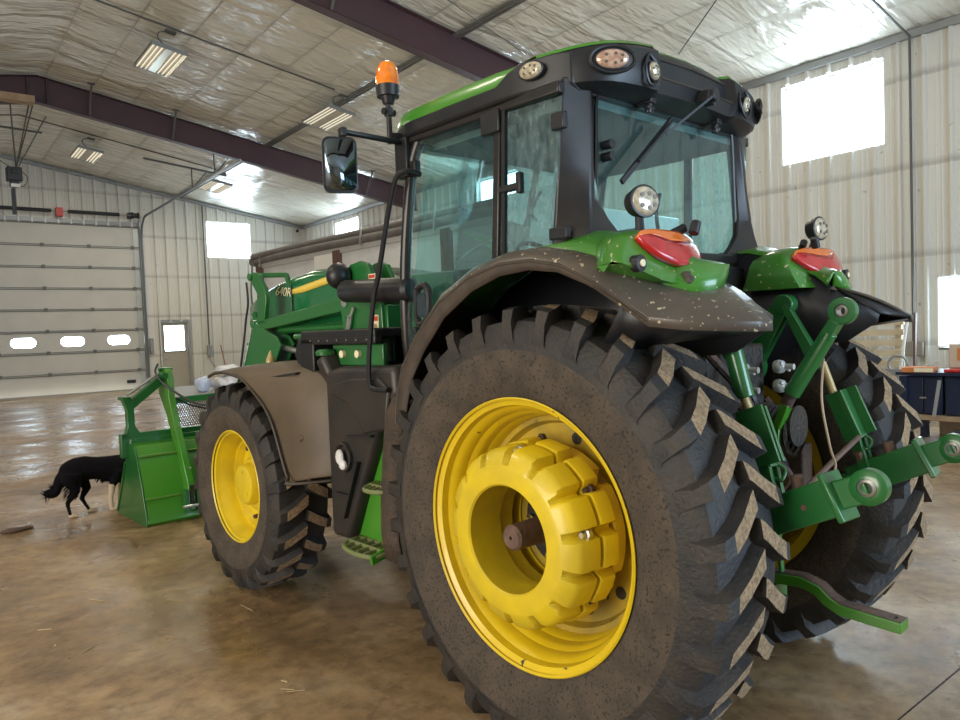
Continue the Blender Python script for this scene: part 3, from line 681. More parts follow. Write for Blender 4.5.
RH, RX = 0.8966, 0.79
def notchf(n, w, depth, ph=0.0):
    def g(t):
        q = ((t-ph) % (2*PI/n)) - PI/n; q = abs(q)
        return depth*max(0.0, min(1.0, (w-q)/(w*0.6))) if q < w else 0.0
    return g
def rear_wheel(sgn):
    x0 = sgn*RX
    mb = MB(); o = lambda a: sgn*a
    prof = [(0.205, 0.548), (0.212, 0.556), (0.208, 0.561), (0.198, 0.558), (0.190, 0.540), (0.183, 0.527), (0.150, 0.522), (0.138, 0.512), (0.120, 0.500), (0.085, 0.496), (0.070, 0.484),
            (0.055, 0.478), (0.020, 0.476), (0.005, 0.466), (-0.05, 0.460), (-0.09, 0.462), (-0.12, 0.480), (-0.18, 0.500), (-0.198, 0.545), (-0.206, 0.556)]
    mb.lathe([(o(a), b) for a, b in prof], (x0, 0, RH), 'x', 96)
    rim = mb.build('rear_wheel', YELR, T, smooth=30, label='yellow rear rim, '+('nearest the viewer' if sgn < 0 else 'far side'))
    tire('tire', rim, x0, 0, RH, 0.925, 0.878, 0.552, 0.455, 30, 139.2-2.5, 0.05, sgn)
    # disc with bolt holes
    mb = MB(); n = 72
    mb.lathe([(o(-0.035), 0.462), (o(-0.04), 0.440), (o(-0.075), 0.425), (o(-0.08), 0.30), (o(-0.05), 0.27), (o(-0.05), 0.13), (o(-0.10), 0.12)], (x0, 0, RH), 'x', n)
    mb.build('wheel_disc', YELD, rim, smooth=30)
    mb = MB()
    for k in range(12):
        t = 2*PI*k/12+0.2; c = (x0+o(-0.078), 0.372*math.cos(t), RH+0.372*math.sin(t))
        if k % 2: mb.lathe([(0, 0), (0, 0.026), (o(0.004), 0.026), (o(0.004), 0)], c, 'x', 14)
        else: mb.lathe([(0, 0.0), (0, 0.02), (o(0.02), 0.02), (o(0.022), 0.012), (o(0.03), 0.01), (o(0.03), 0)], c, 'x', 6, mi=1)
    mb.build('disc_bolt', [DARK, RUST], rim, smooth=30)['kind'] = 'stuff'
    # axle shaft and hub
    mb = MB(); mb.lathe([(o(-0.2), 0.06), (o(0.250), 0.052), (o(0.262), 0.042), (o(0.262), 0.008), (o(0.25), 0.008), (o(0.25), 0.0)], (x0, 0, RH), 'x', 24)
    mb.build('axle_shaft', RUSTS, rim, smooth=30)
    mb = MB(); mb.lathe([(o(-0.12), 0.20), (o(-0.045), 0.20), (o(-0.03), 0.19), (o(-0.03), 0.12), (o(-0.01), 0.11), (o(-0.01), 0.056)], (x0, 0, RH), 'x', 40)
    for k in range(10):
        t = 2*PI*k/10; mb.lathe([(0, 0), (0, 0.02), (o(0.022), 0.02), (o(0.022), 0)], (x0+o(-0.03), 0.155*math.cos(t), RH+0.155*math.sin(t)), 'x', 8, mi=1)
    mb.build('hub_clamp', [DARK, YELD], rim, smooth=30)
    # cast weights: front ring and two inner tiers
    ph0 = math.radians(169)-PI/14; g = notchf(14, 0.060, 0.040, ph0); g2 = notchf(14, 0.06, 0.04, ph0)
    g3 = notchf(5, 0.10, 0.05, 0.5)
    mb = MB(); c = (x0, 0, RH)
    def rf1(h, rr, t): return rr-g(t)*(1 if rr > 0.345 else 0)
    mb.lathe([(o(0.02), 0.235), (o(0.10), 0.232), (o(0.105), 0.222), (o(0.285), 0.215), (o(0.293), 0.222), (o(0.295), 0.285), (o(0.290), 0.300), (o(0.268), 0.346), (o(0.245), 0.362), (o(0.155), 0.368), (o(0.145), 0.35), (o(0.14), 0.235)], c, 'x', 200, rf=rf1)
    wt = mb.build('wheel_weight', YEL, rim, smooth=32, label='thick cast yellow wheel weight ring')
    mb = MB()
    def rf2(h, rr, t): return rr-g2(t)*(1 if rr > 0.33 else 0)
    mb.lathe([(o(0.135), 0.24), (o(0.135), 0.372), (o(0.128), 0.376), (o(0.060), 0.380), (o(0.05), 0.372), (o(0.03), 0.24)], c, 'x', 200, rf=rf2)
    mb.build('wheel_weight', YEL, rim, smooth=32, label='inner cast yellow wheel weight')
    mb = MB()
    def rf3(h, rr, t): return rr-g3(t)*(1 if rr > 0.33 else 0)
    mb.lathe([(o(0.03), 0.24), (o(0.03), 0.338), (o(0.022), 0.345), (o(-0.03), 0.345), (o(-0.04), 0.24)], c, 'x', 160, rf=rf3)
    mb.build('wheel_weight', YELR, rim, smooth=32, label='innermost cast wheel weight with chips')
    for k in range(5):
        t = math.radians(169)+2*PI/14*(-1, 0, 2, -3, 5)[k]
        cc = (x0+o(0.185 if k % 2 else 0.085), 0.345*math.cos(t), RH+0.345*math.sin(t))
        mb = MB(); mb.lathe([(0, 0), (0, 0.022), (o(0.022), 0.022), (o(0.024), 0.014), (o(0.045), 0.012), (o(0.045), 0)], cc, 'x', 8)
        mb.build('weight_bolt', STEEL if k % 2 else RUST, rim, smooth=30)
    return rim
rear_wheel(-1); rear_wheel(1)
FY, FH, FX0 = 2.765, 0.7242, 0.82
def front_wheel(sgn):
    x0 = sgn*FX0; o = lambda a: sgn*a
    mb = MB()
    prof = [(0.168, 0.374), (0.176, 0.382), (0.172, 0.388), (0.162, 0.384), (0.152, 0.362), (0.12, 0.356), (0.09, 0.338), (0.03, 0.330), (-0.02, 0.325), (-0.06, 0.335), (-0.12, 0.355), (-0.16, 0.36), (-0.176, 0.384)]
    mb.lathe([(o(a), b) for a, b in prof], (x0, FY, FH), 'x', 80)
    rim = mb.build('front_wheel', YEL, T, smooth=30, label='yellow front rim, '+('left side' if sgn < 0 else 'right side'))
    tire('tire', rim, x0, FY, FH, 0.708, 0.665, 0.380, 0.395, 22, -88.8, 0.045, sgn)
    mb = MB(); mb.lathe([(o(0.025), 0.332), (o(0.03), 0.310), (o(-0.02), 0.285), (o(-0.03), 0.21), (o(0.03), 0.185), (o(0.045), 0.165), (o(0.045), 0.12), (o(0.10), 0.118)], (x0, FY, FH), 'x', 72)
    mb.build('wheel_disc', YEL, rim, smooth=30)
    mb = MB(); mb.lathe([(o(0.03), 0.150), (o(0.09), 0.142), (o(0.108), 0.132), (o(0.115), 0.118), (o(0.115), 0.0)], (x0, FY, FH), 'x', 48)
    for k in range(3):
        t = PI/2+2*PI*k/3+0.1; mb.lathe([(0, 0), (0, 0.012), (o(0.006), 0.012), (o(0.006), 0)], (x0+o(0.114), FY+0.09*math.cos(t), FH+0.09*math.sin(t)), 'x', 8)
    mb.build('hub', YEL, rim, smooth=30)
    for k in range(8):
        t = 2*PI*k/8+0.25
        mb = MB(); mb.lathe([(0, 0), (0, 0.017), (o(0.028), 0.015), (o(0.028), 0)], (x0+o(-0.015), FY+0.262*math.cos(t), FH+0.262*math.sin(t)), 'x', 8)
        mb.build('wheel_bolt', RUST, rim, smooth=30)
    return rim
front_wheel(-1); front_wheel(1)

# ---- chassis, engine, axles
mb = MB()
mb.b2(-0.24, 0.24, -0.32, 1.0, 0.62, 1.30); mb.b2(-0.28, 0.28, 1.0, 3.4, 0.72, 1.15); mb.b2(-0.20, 0.20, 3.3, 3.9, 0.75, 1.05)
mb.build('chassis', DARK, T, bevel=0.03)
mb = MB(); mb.b2(-0.27, 0.27, 1.5, 3.3, 1.1, 1.72); mb.b2(-0.38, 0.38, 1.35, 1.6, 0.95, 1.7); mb.cyl((-0.3, 2.2, 1.35), (-0.3, 2.75, 1.35), 0.1); mb.b2(-0.36, -0.2, 2.9, 3.2, 1.15, 1.5)
mb.build('engine', DARK, T, bevel=0.02)
mb = MB(); mb.lathe([(-0.62, 0.13), (-0.45, 0.13), (-0.38, 0.17), (-0.24, 0.24), (0.24, 0.24), (0.38, 0.17), (0.45, 0.13), (0.62, 0.13)], (0, 0, RH), 'x', 28)
mb.build('rear_axle', DARK, T)
mb = MB(); mb.bar((-0.62, FY, FH-0.02), (0.62, FY, FH-0.02), 0.16, 0.14); mb.lathe([(-0.68, 0.16), (-0.58, 0.18), (-0.52, 0.10)], (0, FY, FH), 'x', 20); mb.lathe([(0.68, 0.16), (0.58, 0.18), (0.52, 0.10)], (0, FY, FH), 'x', 20)
mb.build('front_axle', DARK, T, bevel=0.01)
# frame side plates, green
mb = MB()
mb.prism([(1.0, 1.15), (1.55, 1.25), (1.62, 1.75), (1.3, 1.8), (1.05, 1.6)], 'x', -0.50, -0.44)
mb.b2(-0.62, -0.44, 1.35, 1.6, 1.4, 1.75)
mb.b2(-0.46, -0.36, 1.5, 3.7, 0.95, 1.18)
mb.b2(0.36, 0.46, 1.5, 3.7, 0.95, 1.18)
mb.build('loader_frame', GREEN, T, bevel=0.01)

# ---- hood
def hoodsec(y, ztop, hw, zbot, zs):
    pts = []
    for k in range(13):
        t = PI*k/12; cx = math.cos(t); sx = math.sin(t)
        pts.append((hw*(abs(cx)**0.45)*(1 if cx >= 0 else -1), y, zs+(ztop-zs)*(sx**0.6)))
    return [(hw, y, zbot)] + pts + [(-hw, y, zbot)]
mb = MB()
secs = [hoodsec(1.02, 2.085, 0.43, 1.62, 2.02), hoodsec(1.7, 2.105, 0.43, 1.62, 2.03), hoodsec(2.0, 2.16, 0.43, 1.62, 2.08), hoodsec(2.3, 2.215, 0.43, 1.62, 2.14), hoodsec(2.6, 2.225, 0.43, 1.64, 2.15), hoodsec(2.82, 2.205, 0.43, 1.62, 2.135), hoodsec(3.14, 2.160, 0.43, 1.62, 2.095),
        hoodsec(3.48, 2.105, 0.41, 1.5, 2.03), hoodsec(3.72, 2.04, 0.37, 1.3, 1.98), hoodsec(3.90, 1.95, 0.28, 1.25, 1.85), hoodsec(3.97, 1.85, 0.2, 1.3, 1.7)]
mb.loft(secs)
hood = mb.build('hood', mat('hood_green', (0.012, 0.14, 0.045), 0.16, coat=0.8), T, smooth=50)
mb = MB()
def hx(y): return -(0.44 if y < 1.7 else 0.44-(y-1.7)*0.0143 if y < 2.4 else 0.43-(y-2.4)*0.0167 if y < 3.0 else 0.42-(y-3.0)*0.0444)
rows = []
for q in range(18):
    y = 2.20+q*(2.86-2.20)/17; c = 2.145-(y-2.32)*0.110
    wd = 0.050 if q < 14 else 0.050-(q-13)*0.004
    rows.append([(-0.434, y, c-wd), (-0.434, y, c)])
mb.grid(rows); mb.build('hood_stripe', STRIPE, T, solid=0.004)
mb = MB(); mb.tube(smoothpath([(-0.432, 2.87, 1.76), (-0.436, 2.87, 2.08), (-0.42, 2.90, 2.135), (-0.40, 3.1, 2.13)], 5), 0.008, 6)
mb.tube([(-0.435, 1.1, 1.70), (-0.432, 2.4, 1.72), (-0.42, 3.0, 1.70)], 0.010, 6)
mb.build('hood_seam', BLK, T)
mb = MB()
for k in range(9): mb.b2(-0.30, 0.30, 3.90, 3.965, 1.36+k*0.04, 1.375+k*0.04)
mb.build('grille', BLK, T)
def text(body, size, loc, rot, m, name, parent, sh=0.0, ext=0.002):
    cu = bpy.data.curves.new(name, 'FONT'); cu.body = body; cu.size = size; cu.extrude = ext; cu.shear = sh; cu.align_x = 'CENTER'; cu.align_y = 'CENTER'
    o = bpy.data.objects.new(name, cu); C.objects.link(o); dg = bpy.context.evaluated_depsgraph_get(); me = bpy.data.meshes.new_from_object(o.evaluated_get(dg))
    bpy.data.objects.remove(o); o = bpy.data.objects.new(name, me); C.objects.link(o); me.materials.clear(); me.materials.append(m)
    o.location = loc; o.rotation_euler = rot; o.parent = parent; return o
text('640R', 0.095, (-0.437, 3.0, 2.075), (PI/2-0.0, 0.10, -PI/2), STICK, 'model_decal', T, 0.3)
bpy.data.objects['model_decal'].data.transform(Matrix.Diagonal((1.25, 1, 1, 1)))

# ---- cab
cab = MB()
def pil(pts, w, d, mb=cab):
    for a, b in zip(pts[:-1], pts[1:]): mb.bar(a, b, w, d, up=(0, 1, 0))
for s in (-1, 1):
    # A pillars, lower front corner
    cab.tube(smoothpath([(s*0.70, 1.06, 1.50), (s*0.755, 1.03, 1.70), (s*0.775, 0.99, 2.1), (s*0.765, 0.92, 2.55), (s*0.745, 0.86, 2.72)], 4), 0.032, 8)
    cab.bar((s*0.785, 0.30, 1.98), (s*0.765, 0.265, 2.71), 0.035, 0.045, up=(0, 1, 0))
    # C pillars: broad outer face turned rearward, flared foot
    secs = []
    for (z, xo, yo, xc, yc, xi, yi) in ((2.02, 0.80, -0.04, 0.745, -0.190, 0.34, -0.17), (2.07, 0.798, -0.05, 0.725, -0.188, 0.40, -0.165), (2.12, 0.795, -0.055, 0.70, -0.180, 0.475, -0.158), (2.18, 0.790, -0.06, 0.682, -0.170, 0.545, -0.150), (2.26, 0.785, -0.065, 0.668, -0.160, 0.585, -0.130), (2.4, 0.775, -0.075, 0.650, -0.150, 0.598, -0.115), (2.6, 0.765, -0.09, 0.635, -0.140, 0.585, -0.105), (2.75, 0.757, -0.10, 0.622, -0.130, 0.575, -0.095)):
        secs.append([(s*(xo-0.03), yo+0.05, z), (s*xo, yo, z), (s*(xc+0.012), yc+0.002, z), (s*(xc-0.012), yc, z), (s*xi, yi, z), (s*xi, yi+0.03, z)])
    cab.loft(secs)
    cab.bar((s*0.765, -0.1, 2.705), (s*0.765, 0.95, 2.715), 0.045, 0.05)     # side header
    cab.bar((s*0.78, -0.1, 2.055), (s*0.785, 0.30, 2.02), 0.03, 0.04)
    cab.prism([(0.98, 1.62), (1.05, 1.60), (1.06, 1.28), (0.96, 1.28), (0.95, 1.45)], 'x', s*0.70, s*0.74)
cab.bar((-0.62, -0.10, 2.735), (0.62, -0.10, 2.735), 0.08, 0.05); cab.bar((-0.70, 0.9, 2.71), (0.70, 0.9, 2.71), 0.05, 0.05)
cab.bar((-0.6, -0.13, 2.03), (0.6, -0.13, 2.03), 0.08, 0.08)
cab.b2(-0.48, 0.48, -0.12, 0.98, 1.25, 1.36); cab.b2(-0.48, 0.48, -0.22, -0.10, 1.36, 2.0)
cab.b2(-0.60, 0.60, 0.98, 1.03, 1.25, 1.85)
cabo = cab.build('cab', mat('cab_black', (0.012, 0.012, 0.015), 0.33, noise=(7, (0.034, 0.025, 0.020), 0.5)), T, bevel=0.008)
# glass panes
def pane(name, pts, m, parent, th=0.005, off=(0, 0, 0)):
    mb = MB(); n = len(pts); a = Vector(pts[1])-Vector(pts[0]); b = Vector(pts[2])-Vector(pts[1]); nn = a.cross(b).normalized()*th
    mb.add([Vector(p) for p in pts], [tuple(range(n))])
    return mb.build(name, m, parent, smooth=20)
for s in (-1, 1):
    pane('door_window', [(s*0.785, 0.33, 2.00), (s*0.785, 0.50, 1.92), (s*0.78, 0.70, 1.78), (s*0.775, 0.86, 1.60), (s*0.77, 0.90, 1.50), (s*0.77, 1.0, 1.50), (s*0.785, 0.985, 2.1), (s*0.775, 0.93, 2.5), (s*0.765, 0.885, 2.69), (s*0.765, 0.285, 2.69)], GLS, cabo)
    pane('side_window', [(s*0.788, -0.05, 2.06), (s*0.786, 0.29, 2.02), (s*0.765, 0.23, 2.68), (s*0.765, -0.10, 2.67)], GLSD, cabo)
rw = MB(); rr = rrect(1.18, 0.76, 0.15, 6, 0, 2.425)
rr = [(x*(1.0 if z < 2.3 else 1.0-(z-2.3)*0.10), z) for x, z in rr]
def ry(x): return -0.108-0.035*(1-(x/0.6)**2)
rw.add([(x, ry(x), z) for x, z in rr], [tuple(range(len(rr)))]); rearw = rw.build('rear_window', GLSR, cabo, smooth=60)
ed = MB(); ed.tube([(x, ry(x)-0.004, z) for x, z in rr], 0.009, 6, closed=True); ed.build('window_seal', BLK, rearw)
for s in (-1, 1):
    h = MB(); h.b2(s*0.282-0.022, s*0.282+0.022, -0.21, -0.13, 2.70, 2.74); h.cyl((s*0.282, -0.185, 2.72), (s*0.282, -0.18, 2.66), 0.016, n=10); h.cyl((s*0.282-0.025, -0.185, 2.685), (s*0.282+0.025, -0.185, 2.685), 0.014, n=10); h.build('window_hinge', BLK, cabo, bevel=0.006)
k = MB()
for z in (2.445, 2.495): k.cyl((-0.535, -0.12, z), (-0.535, -0.17, z), 0.020, n=12)
k.build('window_knob', BLK, cabo)
pane('windshield', [(-0.72, 1.03, 1.85), (0.72, 1.03, 1.85), (0.70, 0.88, 2.68), (-0.70, 0.88, 2.68)], GLS, cabo)
# door frame line, handle and lower handle loop
h = MB(); h.tube(smoothpath([(-0.83, 0.83, 1.95), (-0.85, 0.74, 1.96), (-0.85, 0.71, 1.90), (-0.85, 0.73, 1.80), (-0.84, 0.80, 1.77), (-0.83, 0.84, 1.80)], 4), 0.018, 8, closed=True)
h.build('door_handle', BLK, cabo)
h = MB(); h.prism(rrect(0.07, 0.12, 0.03, 4, 0.775, 1.865), 'x', -0.852, -0.846); h.build('handle_mirror', MIRR, cabo)
h = MB(); h.b2(-0.80, -0.77, 0.13, 0.26, 2.33, 2.36); h.b2(-0.81, -0.78, 0.115, 0.14, 2.31, 2.40); h.build('window_latch', BLK, cabo, bevel=0.005)
for q in ((-0.80, -0.765, 0.24, 0.36, 2.60, 2.70), (-0.80, -0.77, -0.13, -0.06, 2.53, 2.60), (-0.80, -0.77, -0.13, -0.03, 2.09, 2.14)):
    h = MB(); h.b2(*q); h.build('door_hinge', BLK, cabo, bevel=0.006)
h = MB(); h.bar((-0.79, 0.245, 2.0), (-0.775, 0.225, 2.69), 0.02, 0.02, up=(0, 1, 0)); h.build('window_post', BLK, cabo)
# interior
i_ = MB(); i_.b2(-0.27, 0.27, 0.05, 0.55, 1.55, 1.75); i_.prism([(0.08, 1.7), (0.20, 1.7), (0.14, 2.17), (0.04, 2.17)], 'x', -0.23, 0.23); i_.b2(-0.34, -0.27, 0.05, 0.42, 1.85, 1.92); i_.b2(0.27, 0.40, 0.05, 0.55, 1.85, 1.95)
i_.build('driver_seat', SEATM, cabo, bevel=0.03)
i_ = MB(); i_.tube([(0.19*math.cos(t), 0.74+0.10*math.sin(t), 2.06+0.16*math.sin(t)) for t in [2*PI*q/24 for q in range(24)]], 0.014, 8, closed=True)
i_.bar((0, 0.95, 1.5), (0, 0.76, 2.03), 0.1, 0.08); i_.bar((-0.18, 0.74, 2.06), (0.18, 0.74, 2.06), 0.03, 0.02)
i_.build('steering_wheel', BLK, cabo)
i_ = MB(); i_.b2(-0.25, 0.25, 0.86, 1.0, 1.7, 2.0); i_.build('dashboard', BLKD, cabo, bevel=0.02)
i_ = MB(); i_.b2(0.42, 0.46, 0.40, 0.62, 2.1, 2.28); i_.tube([(0.44, 0.5, 1.9), (0.44, 0.5, 2.12)], 0.012); i_.build('monitor', BLK, cabo, bevel=0.01)
i_ = MB(); i_.tube(smoothpath([(0.70, 0.42, 2.50), (0.66, 0.42, 2.42), (0.66, 0.42, 2.34), (0.70, 0.44, 2.30)], 4), 0.012); i_.build('grab_handle', BLK, cabo)
i_ = MB(); i_.b2(-0.66, 0.66, -0.1, 0.88, 2.66, 2.695); i_.build('headliner', mat('headliner', (0.12, 0.13, 0.12), 0.8), cabo)

# roof: green cap over a black lower rim
def plan(y):     # half width of the roof
    pts = [(-0.27, 0.30), (-0.262, 0.42), (-0.25, 0.55), (-0.215, 0.64), (-0.15, 0.70), (-0.05, 0.755), (0.08, 0.79), (0.25, 0.803), (0.9, 0.80), (1.0, 0.78), (1.06, 0.74), (1.10, 0.62)]
    for (y0, w0), (y1, w1) in zip(pts[:-1], pts[1:]):
        if y0 <= y <= y1: return w0+(w1-w0)*(y-y0)/(y1-y0)
    return pts[0][1] if y < 0 else pts[-1][1]
def rsec(y, zb, zs, zt, ins=0.0):
    w = plan(y)-ins; pts = [(w, y, zb), (w, y, zs-0.02), (w-0.012, y, zs)]
    for k in range(1, 12):
        x = (w-0.012)*(1-2*k/12); pts.append((x, y, zs+(zt-zs)*(1-(x/w)**2)))
    return pts+[(-w+0.012, y, zs), (-w, y, zs-0.02), (-w, y, zb)]
mb = MB()
mb.loft([rsec(1.10, 2.785, 2.81, 2.83), rsec(1.06, 2.785, 2.835, 2.86), rsec(0.95, 2.788, 2.85, 2.88), rsec(0.6, 2.79, 2.853, 2.90), rsec(0.25, 2.788, 2.852, 2.925), rsec(0.18, 2.80, 2.850, 2.93), rsec(0.08, 2.82, 2.850, 2.935), rsec(-0.02, 2.83, 2.848, 2.925)])
roof = mb.build('roof', GREEN_LIT, T, smooth=40, label='bright green cab roof cap')
mb = MB()
def rim2(y, z1, zb=2.695):
    w = plan(y)+0.004; return [(-w+0.05, y, zb), (w-0.05, y, zb), (w, y, zb+0.03), (w+0.004, y, z1), (-w-0.004, y, z1), (-w, y, zb+0.03)]
mb.loft([rim2(1.112, 2.78, 2.72), rim2(1.06, 2.788), rim2(0.9, 2.79), rim2(0.24, 2.788), rim2(0.17, 2.83), rim2(0.10, 2.852), rim2(-0.05, 2.855), rim2(-0.12, 2.855)])
mb.build('roof_rim', BLK, roof, bevel=0.008, smooth=35)
# rear visor: curved black housing with lamp pods
mb = MB(); rows = []
VP = [(-0.77, 0.0), (-0.745, -0.07), (-0.70, -0.15), (-0.655, -0.20), (-0.60, -0.235), (-0.54, -0.252), (-0.48, -0.262), (-0.42, -0.268), (-0.345, -0.27), (-0.325, -0.272)]
VP = VP+[(-0.30, -0.225), (-0.15, -0.232), (0.0, -0.235), (0.15, -0.232), (0.30, -0.225)]+[(-x, y) for x, y in VP[::-1]]
for x, yb in VP:
    a = abs(x)/0.77; inn = abs(x) < 0.31
    zt = 2.932-0.080*a*a; zb_ = 2.715-0.010*a
    if inn: rows.append([(x, -0.02, zt+0.008), (x, yb+0.03, zt+0.006), (x, yb, zt-0.03), (x, yb-0.002, 2.80), (x, yb-0.035, 2.785), (x, yb-0.015, zb_+0.02), (x, yb+0.06, zb_), (x, -0.02, zb_)])
    else: rows.append([(x*0.96, -0.02+abs(x)*0.05, zt+0.004), (x, yb+0.03, zt), (x, yb+0.004, zt-0.022), (x, yb-0.006, 2.82), (x, yb-0.004, 2.77), (x, yb+0.01, zb_+0.02), (x*0.985, yb+0.05, zb_), (x*0.96, 0.0, zb_)])
mb.grid(rows); mb.add(rows[0], [tuple(range(8))]); mb.add(rows[-1], [tuple(range(8))])
vg = MB(); vg.grid([[(x, yb+0.026, 2.932-0.080*(abs(x)/0.77)**2+0.001), (x, yb+0.036, 2.932-0.080*(abs(x)/0.77)**2+0.014), (x*0.98, yb+0.12, 2.932-0.080*(abs(x)/0.77)**2+0.02), (x*0.98, 0.10, 2.932-0.080*(abs(x)/0.77)**2+0.012)] for x, yb in VP])
vg.build('roof_lip', GREEN_LIT, roof, smooth=60)
vis = mb.build('roof_visor', BLK, T, smooth=35, label='black rear roof visor holding the work lights')
def lamp(name, c, d, rx, rz, parent, m=LENS, body=0.03, tilt=0.0):
    """oval work light facing direction d, half sizes rx, rz"""
    d = Vector(d).normalized(); a = d.cross(Vector((0, 0, 1))).normalized(); b = a.cross(d)
    if tilt: a, b = a*math.cos(tilt)+b*math.sin(tilt), -a*math.sin(tilt)+b*math.cos(tilt)
    c = Vector(c); mb = MB()
    def rg(off, k, n=28): return [c+d*off+a*math.cos(2*PI*q/n)*rx*k+b*math.sin(2*PI*q/n)*rz*k for q in range(n)]
    mb.loft([rg(-body, 0.9), rg(-0.005, 1.12), rg(0.004, 1.12), rg(0.006, 1.02)]); o = mb.build(name, BLK, parent, smooth=40)
    mb = MB(); mb.grid([rg(0.004, 1.0), rg(0.014, 0.9), rg(0.018, 0.55), rg(0.019, 0.01)], wrap=True); 
    l = mb.build('lens', m, o if parent.parent is None or parent == T else parent, smooth=60)
    mb = MB()
    for (p, q) in ((-0.55, 0.25), (-0.5, -0.3), (-0.12, -0.5), (-0.15, 0.45), (0.4, 0.35), (0.42, -0.35)):
        e = c+a*rx*p+b*rz*q+d*0.0145; mb.tube([e, e+d*0.006], min(rx, rz)*0.16, 8)
    mb.build('lamp_reflector', mat('lamp_dark', (0.12, 0.09, 0.06), 0.3), o if parent == T else parent)
    return o
lamp('work_light', (-0.800, 0.035, 2.800), (-1, -0.10, 0.0), 0.058, 0.034, T)
lamp('work_light', (-0.610, -0.238, 2.808), (-0.62, -0.78, -0.05), 0.070, 0.039, T, LENSR)
lamp('work_light', (0.610, -0.238, 2.808), (0.62, -0.78, -0.05), 0.070, 0.039, T, LENSR)
lamp('work_light', (-0.392, -0.285, 2.792), (-0.15, -1, -0.12), 0.028, 0.038, T, tilt=-0.5)
lamp('work_light', (0.392, -0.285, 2.792), (0.10, -1, -0.12), 0.028, 0.038, T, tilt=0.3)
lamp('work_light', (0.800, 0.035, 2.800), (1, -0.10, 0.0), 0.058, 0.034, T)
for s in (-1, 1):
    mb = MB(); mb.tube(smoothpath([(s*0.355, -0.275, 2.84), (s*0.345, -0.285, 2.79), (s*0.385, -0.285, 2.735), (s*0.43, -0.285, 2.745), (s*0.445, -0.285, 2.81), (s*0.405, -0.275, 2.865)], 4), 0.007, 6, closed=True); mb.build('lamp_bezel', BLK, vis)
    mb = MB(); mb.tube([(s*(0.610-0.075*math.cos(t)), -0.240-0.055*math.cos(t), 2.808+0.054*math.sin(t)) for t in [2*PI*q/24 for q in range(24)]], 0.008, 6, closed=True); mb.build('lamp_bezel', BLK, vis)
mb = MB(); mb.tube([(-0.29, -0.230, 2.885), (0.0, -0.238, 2.893), (0.29, -0.230, 2.885)], 0.005, 6); mb.tube([(-0.31, -0.262, 2.79), (0, -0.272, 2.79), (0.31, -0.262, 2.79)], 0.005, 6); mb.build('visor_ridge', BLKD, vis)
# rear wiper
mb = MB(); mb.b2(-0.01, 0.06, -0.32, -0.25, 2.735, 2.785); mb.cyl((0.025, -0.34, 2.76), (0.025, -0.26, 2.76), 0.030, n=14); mb.cyl((0.055, -0.31, 2.745), (0.055, -0.26, 2.745), 0.02, n=12)
wip = mb.build('wiper', BLK, T, bevel=0.006)
mb = MB(); mb.bar((0.01, -0.335, 2.755), (-0.20, -0.215, 2.575), 0.012, 0.010); mb.build('wiper_arm', BLK, wip)
mb = MB(); mb.bar((-0.135, -0.205, 2.655), (-0.50, -0.185, 2.335), 0.014, 0.022); mb.bar((-0.17, -0.212, 2.625), (-0.40, -0.200, 2.43), 0.024, 0.010); mb.build('wiper_blade', BLK, wip)

# beacon, mirror, grab rail
mb = MB(); mb.cyl((-0.835, 1.00, 2.70), (-0.835, 1.00, 2.91), 0.014, n=10); mb.bar((-0.835, 1.00, 2.74), (-0.74, 0.98, 2.74), 0.03, 0.03); mb.cyl((-0.835, 1.00, 2.90), (-0.835, 1.00, 2.945), 0.028, 0.045, 14); mb.lathe([(2.935, 0), (2.935, 0.058), (2.99, 0.062), (2.995, 0.0)], (-0.835, 1.00, 0), 'z', 20)
mb.cyl((-0.87, 1.00, 2.86), (-0.80, 1.00, 2.86), 0.018, n=8); mb.cyl((-0.835, 1.00, 2.84), (-0.835, 1.00, 2.88), 0.024, n=10)
bc = mb.build('beacon', BLK, T)
mb = MB(); mb.lathe([(2.99, 0.058), (3.03, 0.060), (3.07, 0.054), (3.10, 0.042), (3.115, 0.02), (3.118, 0)], (-0.835, 1.00, 0), 'z', 24); mb.build('beacon_lens', BEAC, bc, smooth=60)
mb = MB(); mb.b2(-0.81, -0.76, 0.90, 1.0, 2.52, 2.72); mb.tube([(-0.79, 0.95, 2.70), (-1.14, 0.955, 2.705)], 0.016, 8); mb.b2(-1.155, -1.125, 0.94, 0.98, 2.68, 2.725); mb.b2(-0.79, -0.75, 0.86, 0.93, 2.52, 2.6)
mi = mb.build('side_mirror', BLK, T, bevel=0.006)
mb = MB(); R1 = Matrix.Rotation(math.radians(-24), 3, 'Z')
def mirpts(dy, k): return [(R1 @ Vector((x*k, dy, z*k)))+Vector((-1.155, 0.975, 2.545)) for x, z in rrect(0.165, 0.265, 0.035, 5)]
mb.loft([mirpts(0.035, 0.8), mirpts(0.0, 1.0), mirpts(-0.02, 1.0), mirpts(-0.022, 0.93)]); mb.build('mirror_housing', BLK, mi, smooth=35)
mb = MB(); q = mirpts(-0.025, 0.91); mb.add(q, [tuple(range(len(q)))]); mb.build('mirror_glass', MIRR, mi, solid=0.003)
mb = MB(); mb.tube(smoothpath([(-0.78, 0.83, 2.52), (-0.86, 0.85, 2.53), (-0.88, 0.93, 2.46), (-0.87, 1.10, 2.05), (-0.88, 1.14, 1.93), (-0.95, 1.10, 1.65), (-0.965, 1.09, 1.50), (-0.965, 1.06, 1.455), (-0.955, 0.94, 1.45)], 5), 0.014, 8)
mb.build('grab_rail', BLK, T)
